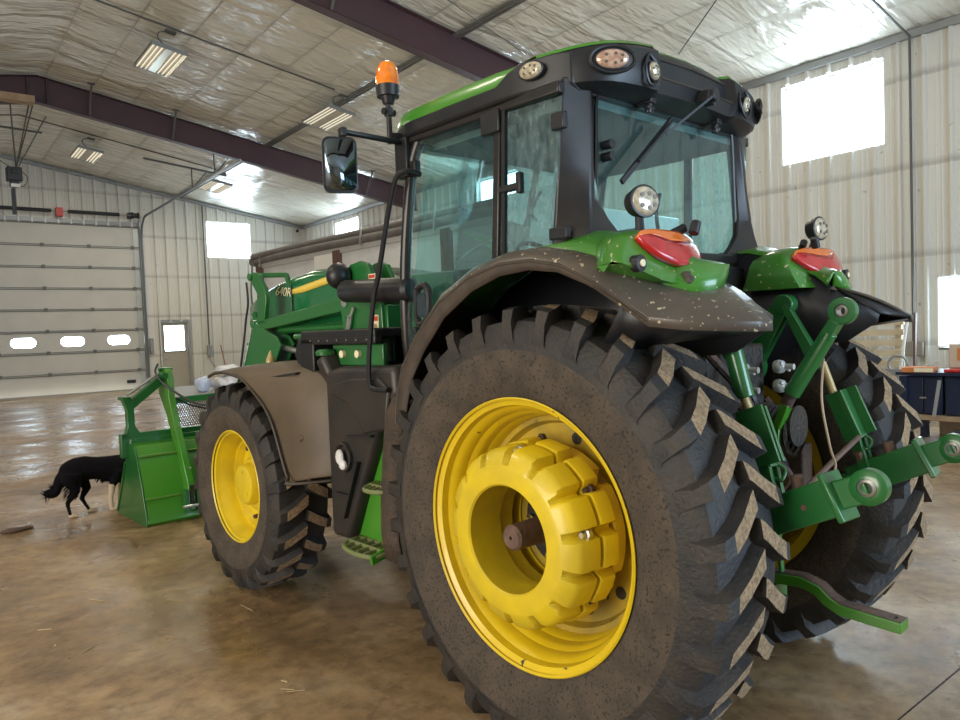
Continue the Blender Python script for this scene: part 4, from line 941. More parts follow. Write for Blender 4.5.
# black intake canister and round horn beside the cab
mb = MB(); mb.tube([(-0.72, 1.66, 1.99), (-0.73, 1.64, 1.99), (-0.76, 0.98, 1.955), (-0.76, 0.96, 1.955)], [0.05, 0.066, 0.068, 0.05], 18); mb.build('intake_canister', BLK, T)
mb = MB(); mb.ell((-0.68, 1.80, 2.095), (0.082, 0.075, 0.082), 20); mb.cyl((-0.66, 1.78, 2.06), (-0.62, 1.68, 1.98), 0.015, n=8); mb.build('exhaust_outlet', BLK, T, smooth=60)
# ---- rear fenders
def rear_fender(s):
    X = lambda x: s*x     # x given as positive distance from the centre
    # (outer edge x,y,z) (green/black boundary) (inner top)
    O = [(0.97, 0.86, 1.30), (0.97, 0.845, 1.42), (0.97, 0.79, 1.57), (0.97, 0.67, 1.715), (0.97, 0.49, 1.868), (0.97, 0.28, 1.965), (0.97, 0.09, 2.004), (0.97, -0.083, 2.004), (0.97, -0.237, 1.972), (0.97, -0.40, 1.895), (0.97, -0.52, 1.82), (0.965, -0.62, 1.752), (0.92, -0.73, 1.735), (0.84, -0.83, 1.727), (0.76, -0.895, 1.722), (0.69, -0.917, 1.722)]
    G = [(0.90, 0.90, 1.30), (0.90, 0.885, 1.44), (0.90, 0.83, 1.60), (0.90, 0.70, 1.755), (0.90, 0.51, 1.905), (0.89, 0.29, 2.005), (0.88, 0.09, 2.045), (0.87, -0.08, 2.050), (0.86, -0.22, 2.020), (0.85, -0.365, 1.975), (0.82, -0.46, 1.92), (0.77, -0.56, 1.865), (0.71, -0.64, 1.835), (0.64, -0.68, 1.84), (0.56, -0.67, 1.86), (0.50, -0.645, 1.875)]
    I = [(0.50, 0.90, 1.30), (0.50, 0.89, 1.46), (0.50, 0.84, 1.63), (0.50, 0.71, 1.79), (0.50, 0.52, 1.94), (0.50, 0.30, 2.035), (0.50, 0.09, 2.075), (0.50, -0.08, 2.085), (0.50, -0.22, 2.078), (0.50, -0.33, 2.05), (0.50, -0.42, 2.01), (0.50, -0.48, 1.98), (0.50, -0.53, 1.95), (0.49, -0.57, 1.93), (0.48, -0.60, 1.905), (0.47, -0.63, 1.88)]
    gm = MB(); rows = []
    for k in range(3, len(G)):
        g, i = Vector(G[k]), Vector(I[k]); row = []
        for q in range(6):
            t = q/5; p = g.lerp(i, t); bulge = 0.02*math.sin(PI*t)*(1 if k > 5 else 0)
            if k >= 8: bulge += 0.045*math.sin(PI*min(1, t*1.1))
            p = p+Vector((0, -0.3*bulge if k > 9 else 0, bulge)); row.append((X(p.x), p.y, p.z))
        rows.append(row)
    gm.grid(rows); fd = gm.build('rear_fender', GREENS, T, solid=0.012, smooth=60, label='green rear fender, '+('left' if s < 0 else 'right'))
    # tail lamp pod
    def F(x, z): return -0.50-0.55*(2.075-z)+0.6*(abs(x)-0.72)**2
    pod = MB(); secs = []
    for x, zt in ((0.968, 1.955), (0.955, 1.985), (0.93, 2.015), (0.90, 2.045), (0.865, 2.066), (0.82, 2.078), (0.77, 2.085), (0.70, 2.088), (0.60, 2.087), (0.52, 2.082), (0.47, 2.066), (0.43, 2.035), (0.405, 1.99), (0.395, 1.95)):
        zl = 1.875 if x < 0.8 else 1.875+(x-0.8)*0.42; yf = -0.24 if x < 0.8 else -0.24-(x-0.8)*1.0
        sec = [(x, yf, zl), (x, yf-0.03, zt-0.035), (x, min(-0.36, yf-0.06), zt-0.004), (x, min(-0.43, yf-0.07), zt)]
        for q in range(7):
            z = (zt-0.012)+(zl-(zt-0.012))*q/6; sec.append((x, F(x, z)+0.012, z))
        secs.append([(X(p[0]), p[1], p[2]) for p in sec])
    pod.loft(secs); pod.build('lamp_pod', GREENS, fd, smooth=60)
    # lens: leaf shaped, amber strip above the red
    def ip(tab, x):
        for (x0, z0), (x1, z1) in zip(tab[:-1], tab[1:]):
            if x0 <= x <= x1: return z0+(z1-z0)*(x-x0)/(x1-x0)
        return tab[-1][1] if x > tab[-1][0] else tab[0][1]
    TOP = [(0.439, 2.025), (0.464, 2.052), (0.526, 2.066), (0.602, 2.071), (0.766, 2.071), (0.826, 2.065), (0.856, 2.056), (0.862, 2.044)]
    BOT = [(0.439, 2.012), (0.491, 1.967), (0.537, 1.945), (0.64, 1.938), (0.711, 1.941), (0.762, 1.954), (0.806, 1.971), (0.838, 1.999), (0.855, 2.023), (0.862, 2.038)]
    DIV = [(0.439, 2.022), (0.47, 2.042), (0.514, 2.042), (0.603, 2.032), (0.697, 2.029), (0.751, 2.041), (0.801, 2.051), (0.862, 2.0405)]
    def lens(name, A_, B_, m):
        mb = MB(); rows = []
        for q in range(29):
            x = 0.44+0.421*q/28; za, zb = ip(A_, x), ip(B_, x); zb = min(zb, za-0.0005)
            rows.append([(X(x), F(x, za+(zb-za)*k/4)-0.010*math.sin(PI*min(1, max(0, (x-0.43)/0.44)))**0.5, za+(zb-za)*k/4) for k in range(5)])
        mb.grid(rows); return mb.build(name, m, fd, solid=0.028, offs=0, smooth=60)
    lens('turn_signal_lens', TOP, DIV, ORL); lens('tail_light_lens', DIV, BOT, REDL)
    # black flare around the tyre
    fm = MB(); rows = []
    for k in range(len(O)):
        o, g = Vector(O[k]), Vector(G[k]); row = []
        d = Vector((0, 0.0, -0.03)) if k > 3 else Vector((0, -0.03, 0))
        row.append(o+d)
        for q in range(6):
            t = q/5; p = o.lerp(g, t); p.z += 0.016*math.sin(PI*t)*(1 if k > 3 else 0); row.append(p)
        if k < 4:
            row.append(Vector(I[k]))
        else: row.append(Vector(G[k])+Vector((-0.03, 0.0, -0.012)))
        rows.append([(X(p.x), p.y, p.z) for p in row])
    fm.grid(rows); fm.build('fender_flare', FLARE, fd, solid=0.012, smooth=50)
    fl_ = MB(); rows = []
    for k in range(12):
        p = Vector(O[k]); wd = [0.10, 0.10, 0.10, 0.095, 0.085, 0.07, 0.055, 0.045, 0.035, 0.025, 0.012, 0.004][k]
        d = Vector((0, 0-p.y, RH-p.z)).normalized()*wd; d.x = 0
        rows.append([(X(p.x+0.002), p.y, p.z), (X(p.x+0.004), p.y+d.y, p.z+d.z)])
    fl_.grid(rows); fl_.build('flare_flange', mat('flange_brown', (0.045, 0.032, 0.026), 0.6, noise=(12, (0.075, 0.055, 0.042), 0.8)), fd, solid=0.01, smooth=60)
    # rolled front edge of the flare
    e = MB(); e.tube([(X(p[0]), p[1], p[2]-0.01) for p in O[:12]], 0.010, 6); e.build('flare_edge', BLKD, fd)
    # inner liner
    lm = MB(); rows = []
    Lw = [(0.84, 1.05), (0.80, 1.1), (0.75, 1.15), (0.62, 1.2), (0.46, 1.25), (0.28, 1.3), (0.09, 1.35), (-0.08, 1.4), (-0.20, 1.45), (-0.31, 1.5), (-0.40, 1.54), (-0.46, 1.58), (-0.52, 1.60), (-0.60, 1.60), (-0.70, 1.615), (-0.83, 1.70)]
    for k in range(len(I)):
        i = I[k]; xx = 0.50 if k < 14 else 0.52
        tp = (i[1], i[2]-0.01) if k < 13 else [(-0.62, 1.89), (-0.73, 1.82), (-0.84, 1.735)][k-13]
        rows.append([(X(xx), tp[0], tp[1]), (X(xx), Lw[k][0], Lw[k][1])])
    lm.grid(rows)
    # back skirt from green edge to the flare tip
    t3 = [(0.50, -0.645, 1.87), (0.52, -0.84, 1.735)]
    lm.add([(X(0.50), -0.645, 1.873), (X(0.56), -0.67, 1.858), (X(0.69), -0.917, 1.716), (X(0.52), -0.84, 1.74)], [(0, 1, 2, 3)])
    lm.build('fender_liner', BLK, fd, solid=0.01)
    # rear face skirt under the flare lip
    g = MB(); rows = [];
    for k in range(10, 16):
        o = O[k]; q = (k-10)/5; rows.append([(X(o[0]-0.01), o[1]+0.01, o[2]-0.015), (X(0.93-0.39*q), -0.35-0.40*q, 1.60+0.02*math.sin(PI*q)+0.08*q)])
    g.grid(rows); g.build('flare_underside', BLK if s < 0 else BLKD, fd, solid=0.01)  # right underside lighter: the light on it is put into the colour
    # badges and hardware
    g = MB(); g.lathe([(0.02, 0), (0.02, 0.030), (-0.012, 0.030), (-0.014, 0.0)], (X(0.905), -0.545, 1.945), 'y', 20); g.lathe([(-0.014, 0), (-0.014, 0.013), (-0.02, 0.013), (-0.021, 0)], (X(0.905), -0.545, 1.945), 'y', 14, mi=1)
    g.build('reflector_button', [BLK, STICK], fd)
    g = MB(); g.box((X(0.69), -0.612, 1.893), (0.05, 0.02, 0.05), (-0.5, 0, 0)); g.box((X(0.69), -0.624, 1.893), (0.026, 0.01, 0.016), (-0.5, 0, 0)); g.build('remote_switch', BLKD, fd, bevel=0.004)
    g = MB(); g.cyl((X(0.55), -0.55, 2.07), (X(0.53), -0.55, 2.115), 0.02, n=10); g.tube([(X(0.60), -0.45, 2.06), (X(0.53), -0.50, 2.10)], 0.018, 8); g.build('lamp_plug', BLK, fd)
    g = MB(); g.tube([(X(0.745), -0.44, 2.07), (X(0.765), -0.455, 2.14)], 0.016, 8); g.tube([(X(0.72), -0.44, 2.07), (X(0.75), -0.455, 2.14)], 0.006, 6); g.build('lamp_bracket', BLK, fd)
    l = lamp('work_light', (X(0.765), -0.48, 2.185), (-0.25 if s < 0 else -0.1, -1, 0.05), 0.062, 0.055, fd, body=0.05)
    # splash guard ahead of the tyre
    g = MB(); rows = []
    for (y, z) in ((0.90, 1.42), (0.975, 1.33), (1.02, 1.10), (1.05, 0.88), (1.06, 0.70), (1.03, 0.58)):
        rows.append([(X(0.955), y-0.16, z-0.01), (X(0.96), y-0.02, z), (X(0.93), y, z), (X(0.50), y+0.06, z)])
    g.grid(rows); g.build('splash_guard', mat('splash_guard_brown', (0.07, 0.045, 0.03), 0.7, noise=(14, (0.04, 0.03, 0.025), 0.9), bump=(60, 0.4)) if s < 0 else BLKD, fd, solid=0.012, smooth=60)
    return fd
rear_fender(-1); rear_fender(1)

# ---- front fenders
def front_fender(s):
    X = lambda x: s*x
    prof = [(3.06, 1.49), (2.95, 1.525), (2.75, 1.545), (2.45, 1.575), (2.15, 1.585), (1.90, 1.575), (1.70, 1.53), (1.58, 1.44), (1.53, 1.30), (1.50, 1.15), (1.49, 1.02), (1.50, 0.93)]
    oe = [(3.05, 1.475), (2.92, 1.505), (2.72, 1.505), (2.50, 1.47), (2.36, 1.40), (2.22, 1.32), (2.13, 1.24), (2.07, 1.15), (2.02, 1.05), (1.98, 0.97), (1.93, 0.89), (1.86, 0.865)]
    mb = MB(); rows = []
    for k in range(12):
        a = Vector((1.015, oe[k][0], oe[k][1])); b = Vector((0.98, prof[k][0]*0.5+oe[k][0]*0.5+0.0, prof[k][1]*0.6+oe[k][1]*0.4)); c_ = Vector((0.90, prof[k][0], prof[k][1])); d = Vector((0.60, prof[k][0]+0.0, prof[k][1]-0.005))
        if k > 5: a = Vector((1.01, oe[k][0], oe[k][1])); b = Vector((1.0, (prof[k][0]+oe[k][0])/2, (prof[k][1]+oe[k][1])/2+0.02))
        rows.append([a, b, c_, d])
    mb.grid([[(X(p.x), p.y, p.z) for p in row] for row in rows])
    fo = mb.build('front_fender', FFEND, T, solid=0.012, sub=1, smooth=60, label='dusty black front mudguard, '+('left' if s < 0 else 'right'))
    g = MB(); g.tube(smoothpath([(X(a[0]), a[1], a[2]) for a in [(1.015, *p) for p in oe]]+[(X(0.62), 1.52, 0.90)], 3), 0.011, 6); g.build('fender_edge', BLKD, fo)
    g = MB(); g.bar((X(0.950), 2.17, 1.487), (X(0.925), 1.90, 1.515), 0.05, 0.012); g.build('fender_slot', BLK, fo)
    g = MB(); g.tube([(X(0.98), 1.78, 1.14), (X(0.86), 1.45, 1.14)], 0.010, 6); g.cyl((X(1.0), 1.79, 1.14), (X(0.985), 1.78, 1.14), 0.02, n=10); g.build('fender_stay', RUSTS, fo)
    g = MB(); g.lathe([(0, 0), (0, 0.035), (0.03, 0.03), (0.05, 0.02), (0.07, 0.012), (0.09, 0)], (X(0.75), 2.62, 1.56), 'z', 10); g.build('fender_bolt', RODY, fo)
front_fender(-1); front_fender(1)

# ---- fuel tank and steps
mb = MB()
P1 = [(1.60, 1.53), (1.45, 1.56), (0.92, 1.57), (0.90, 1.42), (1.05, 1.30), (1.24, 0.95), (1.42, 0.59), (1.60, 0.585)]
mb.prism(P1, 'x', -0.93, -0.45)
tk_ = mb.build('fuel_tank', TANK, T, bevel=0.035, seg=3, smooth=60)
mb = MB(); mb.prism([(1.30, 1.50), (1.52, 1.46), (1.52, 1.40), (1.35, 1.36), (1.20, 1.20), (1.00, 1.24), (0.95, 1.45), (1.05, 1.51)], 'x', -0.945, -0.92)
mb.build('tank_panel', TANK, tk_, bevel=0.02, smooth=60)
mb = MB(); mb.lathe([(0, 0.0), (0, 0.05), (-0.03, 0.07), (-0.03, 0.085), (0, 0.09)], (-0.92, 1.42, 1.06), 'x', 24); mb.build('tank_recess', DARK, tk_)
mb = MB(); mb.ell((-0.955, 1.43, 1.06), (0.02, 0.035, 0.045), 12); mb.ell((-0.955, 1.40, 1.02), (0.02, 0.03, 0.03), 10); mb.build('recess_rag', BAG, tk_)
mb = MB(); mb.bar((-0.82, 1.56, 1.38), (-0.88, 1.66, 1.62), 0.12, 0.10, up=(0, 1, 0)); mb.build('filler_neck', TANK, tk_, bevel=0.03, smooth=60)
mb = MB(); mb.lathe([(0, 0), (0, 0.055), (0.02, 0.058), (0.035, 0.045), (0.04, 0)], (-0.88, 1.66, 1.62), 'z', 18); mb.build('filler_cap', GREEN, tk_)
mb = MB(); mb.bar((-0.942, 1.42, 0.72), (-0.942, 1.26, 1.05), 0.012, 0.03, up=(1, 0, 0)); mb.bar((-0.942, 1.50, 0.85), (-0.942, 1.36, 0.85), 0.012, 0.02, up=(1, 0, 0)); mb.bar((-0.942, 1.36, 1.18), (-0.942, 1.12, 1.20), 0.012, 0.02, up=(1, 0, 0)); mb.build('tank_rib', BLK, tk_)
st_ = MB(); st_.prism([(1.06, 1.32), (1.02, 1.33), (1.00, 1.20), (1.02, 0.62), (1.06, 0.55), (1.44, 0.60)], 'x', -0.86, -0.84)
st_.bar((-0.87, 1.06, 0.61), (-1.03, 1.05, 0.575), 0.02, 0.05)
steps = st_.build('access_steps', GREEN_LIT, T, bevel=0.004)
def tread(zz, y0, y1, xo):
    mb = MB(); arc = smoothpath([(-0.86, y1, zz), (-0.86-(xo-0.86)*0.7, y1-0.02, zz-0.01), (-xo, (y0+y1)/2+0.03, zz-0.012), (-xo, y0+0.06, zz-0.012), (-0.86-(xo-0.86)*0.8, y0, zz-0.008), (-0.86, y0, zz)], 4)
    mb.tube(arc, 0.013, 8, closed=True); n = 5
    for q in range(1, n): y = y0+(y1-y0)*q/n; mb.bar((-0.86, y, zz), (-xo+0.012, y, zz-0.01), 0.010, 0.022)
    mb.bar((-0.86-(xo-0.86)*0.5, y0, zz), (-0.86-(xo-0.86)*0.5, y1-0.02, zz), 0.010, 0.022)
    mb.build('step_tread', mat('tread_green', (0.16, 0.22, 0.06), 0.5, noise=(20, (0.20, 0.18, 0.12), 0.8)), steps)
tread(0.60, 1.05, 1.40, 1.03); tread(0.93, 1.02, 1.22, 0.98)

# toolbox shelf and bolted side plate
mb = MB(); mb.b2(-0.88, -0.55, 1.15, 1.95, 1.715, 1.765); mb.b2(-0.88, -0.83, 1.15, 1.95, 1.68, 1.73); mb.b2(-0.88, -0.58, 1.80, 1.97, 1.50, 1.72); mb.b2(-0.60, -0.55, 1.2, 1.95, 1.50, 1.72)
bx = mb.build('toolbox_shelf', BLK, T, bevel=0.01)
mb = MB(); mb.prism([(1.92, 1.70), (2.02, 1.72), (2.06, 1.62), (1.99, 1.50), (1.94, 1.46), (1.90, 1.52)], 'x', -0.86, -0.80); mb.tube(smoothpath([(-0.83, 1.99, 1.68), (-0.83, 2.03, 1.62), (-0.83, 2.0, 1.52), (-0.83, 1.9, 1.47)], 4), 0.02, 8); mb.build('shelf_hook', BLK, bx)
mb = MB(); mb.b2(-0.83, -0.80, 1.15, 1.66, 1.56, 1.68)
pl_ = mb.build('loader_side_plate', GREEN, T, bevel=0.006)
for y in (1.38, 1.54): 
    mb = MB(); mb.lathe([(0, 0), (0, 0.022), (-0.02, 0.022), (-0.025, 0)], (-0.83, y, 1.625), 'x', 10); mb.build('plate_bolt', STICK, pl_)
mb = MB()
for k in range(7): mb.cyl((-0.882, 1.22+k*0.1, 1.705), (-0.888, 1.22+k*0.1, 1.705), 0.006, n=6)
mb.build('shelf_rivet', STEEL, bx)['kind'] = 'stuff'

# ---- front loader
def loader_side(s):
    X = lambda x: s*x
    mb = MB(); mb.prism([(1.30, 1.35), (1.38, 1.55), (1.44, 1.68), (1.45, 1.90), (1.50, 2.02), (1.58, 2.155), (1.66, 2.175), (1.77, 2.165), (1.85, 2.06), (1.90, 1.90), (1.84, 1.60), (1.62, 1.30)], 'x', X(0.62), X(0.59))
    mb.prism([(1.30, 1.35), (1.38, 1.55), (1.44, 1.68), (1.45, 1.90), (1.50, 2.02), (1.58, 2.155), (1.66, 2.175), (1.77, 2.165), (1.85, 2.06), (1.90, 1.90), (1.84, 1.60), (1.62, 1.30)], 'x', X(0.48), X(0.45))
    mb.b2(X(0.6), X(0.47), 1.42, 1.52, 1.4, 1.9); mb.b2(X(0.6), X(0.40), 1.4, 1.7, 1.05, 1.4)
    ms = mb.build('loader_mast', GREEN, T, bevel=0.006, label='green loader mast, '+('left' if s < 0 else 'right'))
    for (y, z, h) in ((1.53, 2.05, 0.075), (1.515, 1.79, 0.11)):
        q = MB(); q.b2(X(0.621), X(0.624), y-0.035, y+0.035, z-h/2, z+h/2); st = q.build('warning_sticker', STICK, ms)
        q = MB(); q.b2(X(0.624), X(0.626), y-0.03, y+0.03, z+h*0.18, z+h*0.42, 0); q.b2(X(0.624), X(0.626), y-0.018, y+0.018, z-h*0.35, z+h*0.02, 1); q.build('sticker_print', [STICKR, RODY], ms)
    q = MB(); q.cyl((X(0.622), 1.51, 1.895), (X(0.64), 1.51, 1.895), 0.018, n=12); q.cyl((X(0.63), 1.84, 1.94), (X(0.40), 1.84, 1.94), 0.035, n=14); q.build('mast_pin', STEEL, ms)
    # boom: back arm, knee, front arm down to the bucket
    mb = MB()
    mb.bar((X(0.56), 1.90, 1.925), (X(0.56), 3.12, 1.822), 0.10, 0.085, h1=0.072)
    mb.prism([(2.98, 1.80), (3.10, 1.86), (3.18, 1.80), (3.26, 1.66), (3.38, 1.48), (3.48, 1.25), (3.35, 1.15), (3.00, 1.35), (2.82, 1.55), (2.72, 1.68), (2.78, 1.74)], 'x', X(0.62), X(0.60))
    mb.prism([(2.98, 1.80), (3.10, 1.86), (3.18, 1.80), (3.26, 1.66), (3.38, 1.48), (3.48, 1.25), (3.35, 1.15), (3.00, 1.35), (2.82, 1.55), (2.72, 1.68), (2.78, 1.74)], 'x', X(0.52), X(0.50))
    mb.bar((X(0.54), 3.30, 1.50), (X(0.50), 4.50, 0.62), 0.10, 0.17, h1=0.12)
    bo = mb.build('loader_boom', GREEN_LIT if False else GREEN, T, bevel=0.006, label='green loader arm, '+('left' if s < 0 else 'right'))
    mb = MB(); mb.cyl((X(0.56), 1.78, 1.50), (X(0.56), 2.5, 1.62), 0.045, n=16); mb.cyl((X(0.56), 2.5, 1.62), (X(0.56), 3.05, 1.70), 0.022, n=12, mi=1); mb.build('lift_cylinder', [GREEN, STEEL], bo)
    mb = MB(); mb.cyl((X(0.56), 1.80, 1.735), (X(0.56), 2.60, 1.735), 0.022, n=12, mi=1); mb.cyl((X(0.52), 1.9, 1.79), (X(0.52), 2.9, 1.79), 0.028, n=12, mi=1); mb.build('boom_pipe', [STEEL, GREEN], bo)
    # bell crank standing on the knee
    BC = [(2.98, 1.84), (2.96, 1.93), (2.93, 2.02), (2.95, 2.10), (3.02, 2.17), (3.04, 2.21), (3.14, 2.235), (3.22, 2.20), (3.14, 2.13), (3.06, 2.05), (3.06, 1.95), (3.12, 1.84)]
    mb = MB(); mb.prism(BC, 'x', X(0.61), X(0.575))
    mb.bar((X(0.60), 3.10, 2.205), (X(0.40), 2.98, 2.205), 0.045, 0.035); mb.bar((X(0.41), 2.98, 2.21), (X(0.41), 2.92, 2.08), 0.03, 0.035)
    mb.cyl((X(0.625), 3.17, 2.20), (X(0.54), 3.17, 2.20), 0.03, n=14); mb.cyl((X(0.625), 3.16, 1.845), (X(0.54), 3.16, 1.845), 0.032, n=14)
    mb.bar((X(0.58), 3.20, 1.93), (X(0.58), 3.16, 1.86), 0.03, 0.05)
    mb.build('bell_crank', GREEN, bo, bevel=0.005)
    mb = MB(); mb.tube(smoothpath([(X(0.63), 3.20, 2.16), (X(0.63), 3.19, 2.0), (X(0.63), 3.24, 1.88), (X(0.64), 3.28, 1.7), (X(0.64), 3.42, 1.35)], 5), 0.009, 6); mb.build('hydraulic_hose', BLK, bo)
    mb = MB(); mb.bar((X(0.635), 1.72, 1.90), (X(0.635), 1.77, 1.83), 0.012, 0.022); mb.bar((X(0.635), 1.765, 1.845), (X(0.635), 1.80, 1.755), 0.012, 0.045); mb.build('parking_bracket', STEEL, bo)
loader_side(-1); loader_side(1)
mb = MB(); mb.cyl((-0.5, 3.62, 1.28), (0.5, 3.62, 1.28), 0.07, n=20); mb.build('loader_cross_tube', GREEN, T)

# bucket: back sheet, floor, side cheeks
mb = MB(); L_, R_ = -0.87, 0.95; Y0 = 5.066
prof = [(Y0+0.42, 0.755), (Y0+0.27, 0.740), (Y0+0.255, 0.715), (Y0+0.19, 0.60), (Y0+0.09, 0.35), (Y0+0.01, 0.08), (Y0+0.0, 0.03), (Y0+0.03, 0.0), (5.97, 0.0), (5.97, 0.02), (Y0+0.06, 0.03), (Y0+0.04, 0.08), (Y0+0.12, 0.35), (Y0+0.22, 0.60), (Y0+0.29, 0.715), (Y0+0.42, 0.735)]
mb.prism(prof, 'x', L_+0.015, R_-0.015)
bk = mb.build('bucket', GREEN_LIT, T, bevel=0.006, label='bright green loader bucket resting on the floor')
for x in (L_, R_-0.015):
    c = MB(); c.prism([(Y0, 0.0), (5.97, 0.0), (5.93, 0.06), (5.62, 0.55), (5.55, 0.765), (Y0+0.265, 0.745), (Y0+0.185, 0.60), (Y0+0.085, 0.35), (Y0+0.005, 0.08)], 'x', x, x+0.015)
    c.build('bucket_cheek', GREEN, bk, bevel=0.004)
    c = MB(); c.bar((x, 5.95, 0.03), (x, 5.60, 0.56), 0.03, 0.02, up=(1, 0, 0)); c.build('cheek_edge', GREEN, bk)
c = MB(); c.b2(L_+0.02, R_-0.02, Y0+0.19, Y0+0.22, 0.635, 0.655); c.b2(L_+0.02, R_-0.02, Y0+0.045, Y0+0.07, 0.245, 0.26)
c.build('bucket_rib', mat('rib_green_worn', (0.10, 0.24, 0.03), 0.35), bk, bevel=0.003)
c = MB(); c.bar((-0.925, 5.52, 0.825), (0.95, 5.52, 0.825), 0.08, 0.06); c.b2(-0.935, -0.855, 5.48, 5.56, 0.62, 0.855); c.b2(-0.85, 0.93, 5.47, 5.49, 0.74, 0.80); c.build('top_beam', GREEN, bk, bevel=0.006)
def grab(x, full=True):
    c = MB()
    c.prism([(5.02, 0.10), (5.03, 0.36), (5.20, 0.70), (5.30, 0.88), (5.43, 1.18), (5.43, 1.38), (5.48, 1.46), (5.66, 1.46), (5.72, 1.38), (5.70, 1.20), (5.52, 1.00), (5.42, 0.82), (5.22, 0.42), (5.08, 0.10)], 'x', x, x+0.065)
    a = c.build('bucket_arm', GREEN_LIT if x < 0 else GREEN, bk, bevel=0.006)  # left arm takes the lit copy of the green
    c = MB(); c.b2(x-0.035, x, Y0-0.06, Y0+0.02, 0.08, 0.30); c.b2(x+0.08, x+0.105, Y0-0.06, Y0+0.02, 0.08, 0.30); c.cyl((x-0.06, Y0-0.05, 0.14), (x+0.15, Y0-0.05, 0.14), 0.018, n=12, mi=1)
    c.build('arm_hinge', [GREEN, STEEL], bk)
    c = MB(); c.b2(x+0.014, x+0.052, 5.012, 5.022, 0.13, 0.34); c.build('arm_slot', DARK, bk)
    ox = x-0.345 if x < 0 else x+0.42
    c = MB()
    c.prism([(ox-0.055, 0.85), (ox-0.035, 0.92), (ox-0.035, 1.08), (ox-0.065, 1.17), (ox-0.06, 1.21), (ox+0.0, 1.215), (ox+0.03, 1.16), (ox+0.035, 0.92), (ox+0.075, 0.85)], 'y', 5.48, 5.56)
    c.build('tilt_post', GREEN, bk, bevel=0.005)
    c = MB(); c.bar((ox+0.01, 5.52, 1.13), (x+0.03, 5.55, 1.40), 0.07, 0.085); c.build('tilt_link', GREEN, bk, bevel=0.005)
    c = MB(); c.cyl((ox-0.06, 5.44, 1.195), (ox-0.06, 5.60, 1.195), 0.022, n=12); c.cyl((x-0.03, 5.58, 1.46), (x+0.10, 5.58, 1.46), 0.024, n=12); c.cyl((x-0.03, 5.52, 1.40), (x-0.03, 5.40, 1.40), 0.03, n=12); c.cyl((ox-0.02, 5.50, 1.23), (x-0.06, 5.52, 1.42), 0.014, n=10, mi=1)
    c.build('link_pin', [GREEN, STEEL], bk)
    c = MB(); c.tube(smoothpath([(x-0.06, 5.5, 1.52), (x-0.09, 5.50, 1.44), (x-0.05, 5.45, 1.34), (x+0.03, 5.36, 1.24), (x+0.16, 5.15, 1.12), (x+0.32, 4.95, 1.08)], 5), 0.011, 6)
    c.build('arm_hose', BLK, bk)
    c = MB()
    for z, yy in ((0.50, 5.09), (0.90, 5.30), (1.05, 5.36), (1.22, 5.42)): c.cyl((x+0.05, yy+0.01, z), (x+0.05, yy-0.02, z), 0.010, n=8)
    c.build('arm_bolt', STEEL, bk)['kind'] = 'stuff'
grab(-0.485); grab(0.45)
c = MB(); c.b2(-0.28, 0.55, 4.55, 5.0, 0.25, 0.75); c.build('loader_carrier', GREEN, T, bevel=0.02)

# ---- three point hitch and drawbar
mb = MB(); mb.b2(-0.26, 0.26, -0.42, -0.30, 1.18, 1.62); mb.b2(-0.30, 0.30, -0.34, -0.2, 1.55, 1.70); mb.box((0, -0.36, 0.95), (0.30, 0.16, 0.42))
mb.cyl((-0.36, -0.26, 1.52), (0.44, -0.26, 1.52), 0.05, n=16)
hb = mb.build('hitch_housing', DARK, T, bevel=0.015)
mb = MB()
CPM = mat('coupler_white', (0.65, 0.68, 0.66), 0.35, metal=0.4)
for (x, z, y) in ((-0.02, 1.51, -0.46), (-0.02, 1.42, -0.46), (0.24, 1.51, -0.50), (0.24, 1.42, -0.50)):
    mb = MB()
    mb.lathe([(0.02, 0), (0.02, 0.028), (0, 0.033), (-0.02, 0.028), (-0.03, 0.014), (-0.07, 0.014), (-0.07, 0)], (x, y, z), 'y', 12); mb.bar((x-0.03, y-0.02, z+0.02), (x+0.04, y-0.03, z-0.02), 0.012, 0.012)
    mb.build('hydraulic_coupler', CPM, hb)
for k, (a, b) in enumerate((((-0.30, -0.45, 1.60), (-0.24, -0.50, 1.25)), ((-0.15, -0.45, 1.60), (-0.05, -0.52, 1.30)), ((0.30, -0.40, 1.35), (0.22, -0.55, 0.92)), ((-0.05, -0.46, 1.10), (0.30, -0.50, 1.30)), ((-0.22, -0.43, 1.45), (0.05, -0.5, 1.15)), ((0.1, -0.43, 1.3), (0.28, -0.5, 1.0)), ((-0.1, -0.43, 1.25), (0.2, -0.52, 0.95)), ((-0.3, -0.4, 1.5), (-0.2, -0.5, 1.1)))):
    mb = MB(); c0 = (Vector(a)+Vector(b))/2+Vector((0.08*(-1)**k, -0.1, -0.05)); mb.tube(smoothpath([a, c0, b], 6), 0.02, 8); mb.build('hydraulic_hose', BLK if k % 2 else RUST, hb)
mb = MB(); 
for q in range(9): mb.lathe([(0, 0.095), (-0.012, 0.105), (-0.024, 0.095)], (0.10, -0.44-q*0.022, 1.26-q*0.004), 'y', 24)
mb.lathe([(-0.20, 0.0), (-0.20, 0.09), (-0.21, 0.09), (-0.21, 0)], (0.10, -0.44, 1.26), 'y', 24)
mb.build('pto_shield', DARK, hb)
mb = MB(); mb.cyl((0.12, -0.48, 1.10), (0.12, -0.48, 0.92), 0.05, n=16); mb.ell((0.11, -0.52, 1.13), (0.06, 0.05, 0.05), 14); mb.cyl((0.0, -0.42, 0.96), (0.26, -0.42, 0.96), 0.04, n=14, mi=1); mb.cyl((0.05, -0.50, 0.90), (0.05, -0.62, 0.90), 0.035, n=14, mi=2)
mb.build('pto_yoke', [mat('brass_yellow', (0.55, 0.38, 0.05), 0.35, metal=0.4), RUST, STEEL], hb)
